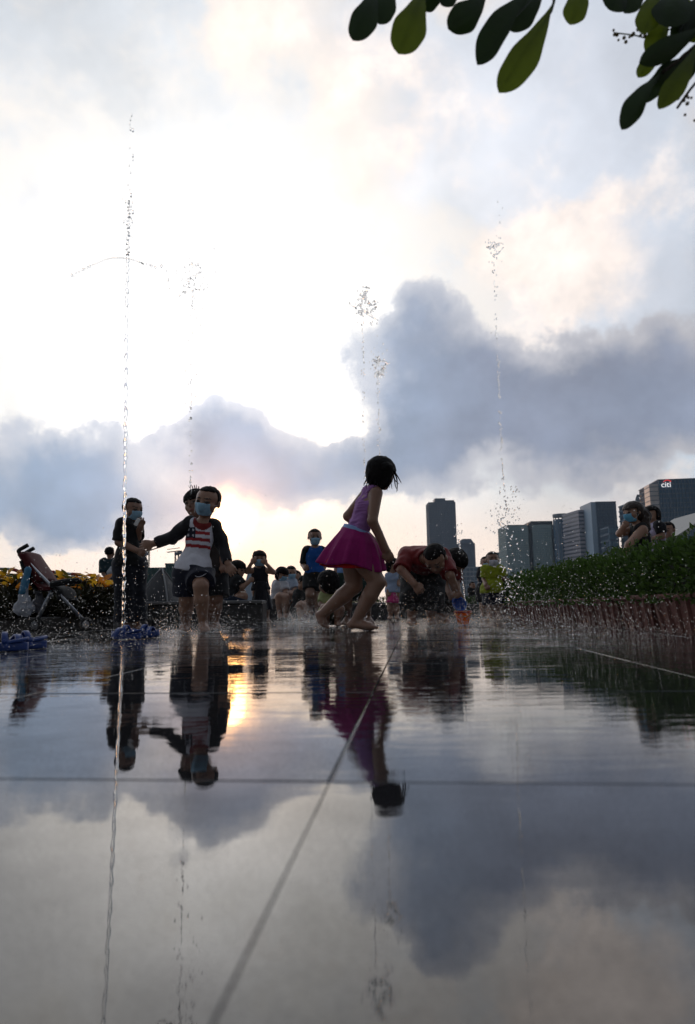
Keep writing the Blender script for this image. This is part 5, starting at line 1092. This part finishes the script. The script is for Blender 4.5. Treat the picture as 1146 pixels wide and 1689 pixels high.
# ------------------------------------------------------------------ water: jets, beads, splashes
ICO_V = None
def ico():
    t = (1+5**.5)/2; v = np.array([(-1, t, 0), (1, t, 0), (-1, -t, 0), (1, -t, 0), (0, -1, t), (0, 1, t), (0, -1, -t), (0, 1, -t), (t, 0, -1), (t, 0, 1), (-t, 0, -1), (-t, 0, 1)], float); v /= np.linalg.norm(v[0])
    f = np.array([(0, 11, 5), (0, 5, 1), (0, 1, 7), (0, 7, 10), (0, 10, 11), (1, 5, 9), (5, 11, 4), (11, 10, 2), (10, 7, 6), (7, 1, 8), (3, 9, 4), (3, 4, 2), (3, 2, 6), (3, 6, 8), (3, 8, 9), (4, 9, 5), (2, 4, 11), (6, 2, 10), (8, 6, 7), (9, 8, 1)]); return v, f
IV, IF = ico()
def drops(name, c, r, parent=None, loc=None, sz=1.25):
    c = np.asarray(c); n = len(c); r = np.asarray(r).reshape(-1, 1, 1); st = 1+(rng.random((n, 1))*(sz-1)); A = np.stack([np.ones((n, 1)), np.ones((n, 1)), st], 2)
    v = (c[:, None, :]+IV[None]*r*A).reshape(-1, 3); f = (np.arange(n)[:, None, None]*12+IF[None]).reshape(-1, 3)
    o = meshobj(name, v, f, MATS['water'], parent, loc); return tag(o, kind='stuff')
def stream(name, pts, Y, r, parent, org, wob=.006, seed=0):
    r_ = np.random.default_rng(seed); P_ = bez([at(x, y, Y) for x, y in pts], 26); n = len(P_); m = MB(); rad = []; Q = []
    for i, p in enumerate(P_):
        rad.append(r*(1+.2*math.sin(i*1.9+seed)+.2*math.sin(i*.83+1.3*math.sin(i*.21))+r_.normal(0, .08))); Q.append(p-org+np.array([wob*math.sin(i*.71+seed)+r_.normal(0, wob*.3), wob*math.cos(i*.9), 0]))
    m.tube(Q, [max(.0015, q) for q in rad], 8); return m.build(name, MATS['water'], parent, True)
def jet(label, base_px, Y):
    b = at(base_px, 1030, Y); b[2] = .003; root = empty('water_jet', b); tag(root, label, 'water jet', None)
    m = MB(); m.lathe([(.0, .004), (.022, .004), (.024, .0), (.024, -.004)], n=16); m.build('nozzle', mat('nozzle_steel', (.25, .25, .26), .3, .5, .9), root, True); return root, b
def scatter(n, cx, cy, sx, sy, Y, sd=.1):
    return np.array([at(cx+rng.normal(0, sx), cy+rng.normal(0, sy), Y+rng.normal(0, sd)) for _ in range(n)])
# tall jet
Y1 = 4.15; jr, b = jet('tall solid water jet rising behind the blue sandals', 203, Y1)
zb_px = 1047
stream('stream', [(202.5, zb_px), (204, 960), (205, 860), (206.5, 760), (207.5, 660), (208.5, 560), (209.5, 470), (210.5, 420)], Y1, .0100, jr, b, .0028, 1)
stream('stream', [(211, 421), (212, 395), (211, 372), (213, 350), (212, 330)], Y1, .0055, jr, b, .007, 5)
pts = [at(x, y, Y1) for x, y in ((217, 190), (215, 197), (214, 205), (215, 213), (219, 215), (214, 244), (219, 257), (219, 264), (213, 273), (215, 285), (211, 305), (214, 313), (216, 322), (202, 328), (207, 333), (213, 332), (218, 334), (217, 342), (219, 350), (206, 362), (204, 366), (218, 366))]
drops('droplets', np.array(pts)-b, rng.uniform(.0045, .009, len(pts)), jr, sz=2.2)
for k in range(8):
    m = MB(); p = at(212+rng.normal(0, 2.5), rng.uniform(335, 425), Y1)-b; d = rng.normal(size=3)*.014; m.tube(bez([p-d, p+rng.normal(size=3)*.006, p+d*1.2], 4), [.0018, .003, .0042, .0046, .004, .003, .0036, .0026, .0012], 6); tag(m.build('shred', MATS['water'], jr, True), kind='stuff')
# arc of beads across it
Ya = 4.0; c0 = at(205, 428, Ya); arc = [(152, 437), (165, 432), (178, 427), (192, 425.5), (206, 426), (220, 429), (232, 433), (237, 436)]
ao = empty('water_arc', c0); tag(ao, 'thin arched thread of water crossing the tall jet high up', 'water')
stream('thread', arc, Ya, .0046, ao, c0, .0012, 3)
pts = [at(x, y, Ya) for x, y in ((118, 454), (122, 456), (125, 450), (130, 449), (136, 445), (139, 444), (144, 441), (148, 439), (241, 436), (247, 437), (250, 439), (256, 441), (266, 439), (274, 447), (278, 460), (277, 464))]
drops('droplets', np.array(pts)-c0, rng.uniform(.006, .0105, len(pts)), ao)
# beaded jets further back
def beaded(label, px, Y, line, n, crown, ncrown, spread=(10, 18), rb=(.0042, .0085), extra=()):
    jr, b = jet(label, px, Y); L = np.array(line, float); t = np.sort(rng.random(n)); s_ = np.linspace(0, 1, len(L)); x = np.interp(t, s_, L[:, 0])+rng.normal(0, 1.6, n); y = np.interp(t, s_, L[:, 1])
    P_ = [at(a, c, Y) for a, c in zip(x, y)]; R_ = list(rng.uniform(*rb, n))
    for (cx, cy, sx, sy, k) in crown:
        P_ += list(scatter(k, cx, cy, sx, sy, Y, .04)); R_ += list(rng.uniform(.003, .0092, k))
    drops('droplets', np.array(P_)-b, R_, jr, sz=1.5)
    for k in range(9):
        t0 = rng.uniform(.25, .95); tt_ = np.linspace(t0, t0+rng.uniform(.015, .04), 6); m = MB()
        m.tube([at(np.interp(q, s_, L[:, 0])+rng.normal(0, .5), np.interp(q, s_, L[:, 1]), Y)-b for q in tt_], [.0015+.0028*rng.random() for _ in tt_], 6); tag(m.build('thread', MATS['water'], jr, True), kind='stuff')
    for (cx, cy) in list(extra)+[(cx+rng.normal(0, 6), cy+rng.normal(0, 9)) for cx, cy in extra]:
        p = at(cx, cy, Y)-b; d = rng.normal(size=3)*.022; m = MB(); m.tube(bez([p-d, p+rng.normal(size=3)*.012, p+d, p+d+rng.normal(size=3)*.015], 4), [.002+.004*abs(math.sin(i*.9)) for i in range(13)], 6); tag(m.build('shred', MATS['water'], jr, True), kind='stuff')
    return jr, b
beaded('beaded jet breaking up above the running boy', 317, 5.0, [(318, 1030), (314, 800), (314, 650), (318, 470)], 60, [(318, 455, 10, 16, 38), (316, 480, 12, 22, 34), (330, 520, 13, 40, 26), (320, 560, 10, 60, 14), (330, 400, 30, 40, 5)], 0, extra=[(312, 455), (326, 462), (334, 480), (315, 475), (308, 483), (322, 440)])
beaded('taller beaded jet behind the head of the skirted girl', 602, 5.3, [(603, 1020), (601, 770), (600, 640), (598, 510)], 62, [(600, 488, 3, 6, 26), (595, 505, 4, 8, 20), (611, 505, 5, 9, 22), (600, 520, 8, 8, 14), (615, 510, 12, 12, 10)], 0, extra=[(599, 486), (600, 495), (594, 508), (606, 500), (615, 510), (610, 520), (618, 503)])
beaded('shorter beaded jet beside the head of the skirted girl', 626, 5.6, [(627, 1018), (626, 760), (625, 700), (622, 610)], 52, [(622, 600, 6, 9, 40), (632, 608, 4, 8, 16), (628, 570, 10, 16, 8)], 0, extra=[(622, 592), (630, 600), (633, 610), (618, 605), (625, 615)])
beaded('beaded jet falling apart in front of the slab building', 838, 5.6, [(840, 1012), (836, 880), (828, 760), (824, 660), (819, 560), (814, 430)], 92, [(814, 405, 4, 4, 12), (818, 420, 8, 30, 22), (838, 835, 10, 22, 46), (833, 858, 9, 9, 20), (830, 860, 18, 30, 24), (840, 950, 16, 40, 90), (820, 380, 16, 60, 8)], 0, extra=[(811, 404), (818, 406), (808, 408), (830, 862)])
jr, b = jet('thin water jet falling into the orange bucket', 768, 5.46)
stream('stream', [(767.5, 1005), (765.5, 980), (763, 955), (761, 930), (758.5, 905), (757, 890)], 5.46, .0062, jr, b, .0022, 8)
p_ = scatter(26, 756, 880, 3, 8, 5.46, .02); drops('droplets', p_-b, rng.uniform(.002, .0055, 26), jr, sz=1.8)

# spray hanging in the air and splashes at running feet: far too many drops to count
def spray(name, label, lst):
    C_, R_ = [], []
    for (n, fn, r0, r1) in lst:
        p = fn(n); p = p[p[:, 2] > .004]; C_.append(p); R_.append(1.05*(r0+(r1*1.25-r0)*rng.random(len(p))**3))
    c = np.concatenate(C_); o = c.mean(0); o[2] = 0.; ob = drops(name, c-o, np.concatenate(R_), None, o, 1.5); tag(ob, label, 'water spray'); return ob
def cloud(px0, px1, Y0, Y1_, hz, pw=2.0):
    def fn(n):
        Y = rng.uniform(Y0, Y1_, n); x = rng.uniform(px0, px1, n); X = np.array([at(a, 1000, b)[0] for a, b in zip(x, Y)]); z = hz*rng.exponential(1/pw, n); return np.stack([X, Y, z], 1)
    return fn
def burst(px, Y, rad, hz):
    def fn(n):
        c = at(px, 1000, Y); a = rng.uniform(0, 6.28, n); e = np.abs(rng.normal(0, .55, n)); q = rad*rng.random(n)**.6; return np.stack([c[0]+q*np.cos(a), Y+q*np.sin(a), hz*rng.random(n)**2.2*(1-.5*q/rad)*(.3+e)], 1)
    return fn
spray('water_spray', 'fine spray hanging over the paving in front of the hedge', [(7000, cloud(820, 1146, 2.6, 5.5, .28, 2.6), .0006, .0022), (2600, cloud(700, 1146, 3.2, 6.5, .6, 2.), .0006, .0020), (3600, cloud(840, 1146, 2.6, 4.6, .04, 2.), .0006, .0014)])
spray('water_spray', 'fine spray hanging before the stroller and flower bed', [(1900, cloud(-10, 300, 2.6, 5.2, .35, 2.), .0006, .0020), (1200, cloud(-10, 300, 2.4, 4.2, .06, 2.), .0006, .0016), (260, cloud(0, 560, 3.2, 6., 1.2, 2.), .0010, .0024)])
spray('foot_splash', 'splash thrown up round the feet of the running boy', [(2600, burst(322, 4.55, .26, .30), .0007, .0030), (700, burst(345, 4.45, .3, .5), .0007, .0026), (1400, burst(320, 4.5, .30, .04), .0006, .0018)])
spray('foot_splash', 'white splash under the lifted foot of the boy in blue', [(5200, burst(508, 7.2, .34, .30), .0008, .0032), (2200, burst(488, 7.3, .4, .10), .0007, .0022), (900, burst(450, 6.8, .5, .25), .0008, .0026)])
spray('foot_splash', 'splash in front of the boy in the red T-shirt', [(2600, burst(715, 4.9, .3, .55), .0007, .0028), (1500, burst(700, 4.85, .5, .9), .0007, .0024), (1300, burst(765, 5.4, .25, .25), .0007, .0026), (2200, burst(700, 4.9, .5, .06), .0006, .0018)])
spray('foot_splash', 'light splash round the bare feet of the skirted girl', [(900, burst(585, 4.5, .35, .18), .0006, .0022), (900, burst(590, 4.6, .5, .7), .0006, .0018)])
spray('foot_splash', 'splash round the legs of the boy in the yellow green T-shirt', [(2400, burst(815, 7.4, .5, .55), .0008, .0030), (1600, burst(790, 7.0, .6, .12), .0007, .0022)])

# ------------------------------------------------------------------ the hazy evening air
m = MB(); m.box((200, 620, 84), (1900, 1420, 172))
hz = m.build('haze', None); tag(hz, kind='stuff')
hm = bpy.data.materials.new('haze_air'); hm.use_nodes = True; t = NT(hm.node_tree); t.n.clear(); o = t.new('ShaderNodeOutputMaterial'); pvn = t.new('ShaderNodeVolumePrincipled')
pvn.inputs['Color'].default_value = (.66, .82, 1.0, 1); pvn.inputs['Density'].default_value = .00018; pvn.inputs['Anisotropy'].default_value = .3
t.l.new(pvn.outputs[0], o.inputs['Volume']); hz.data.materials.append(hm)
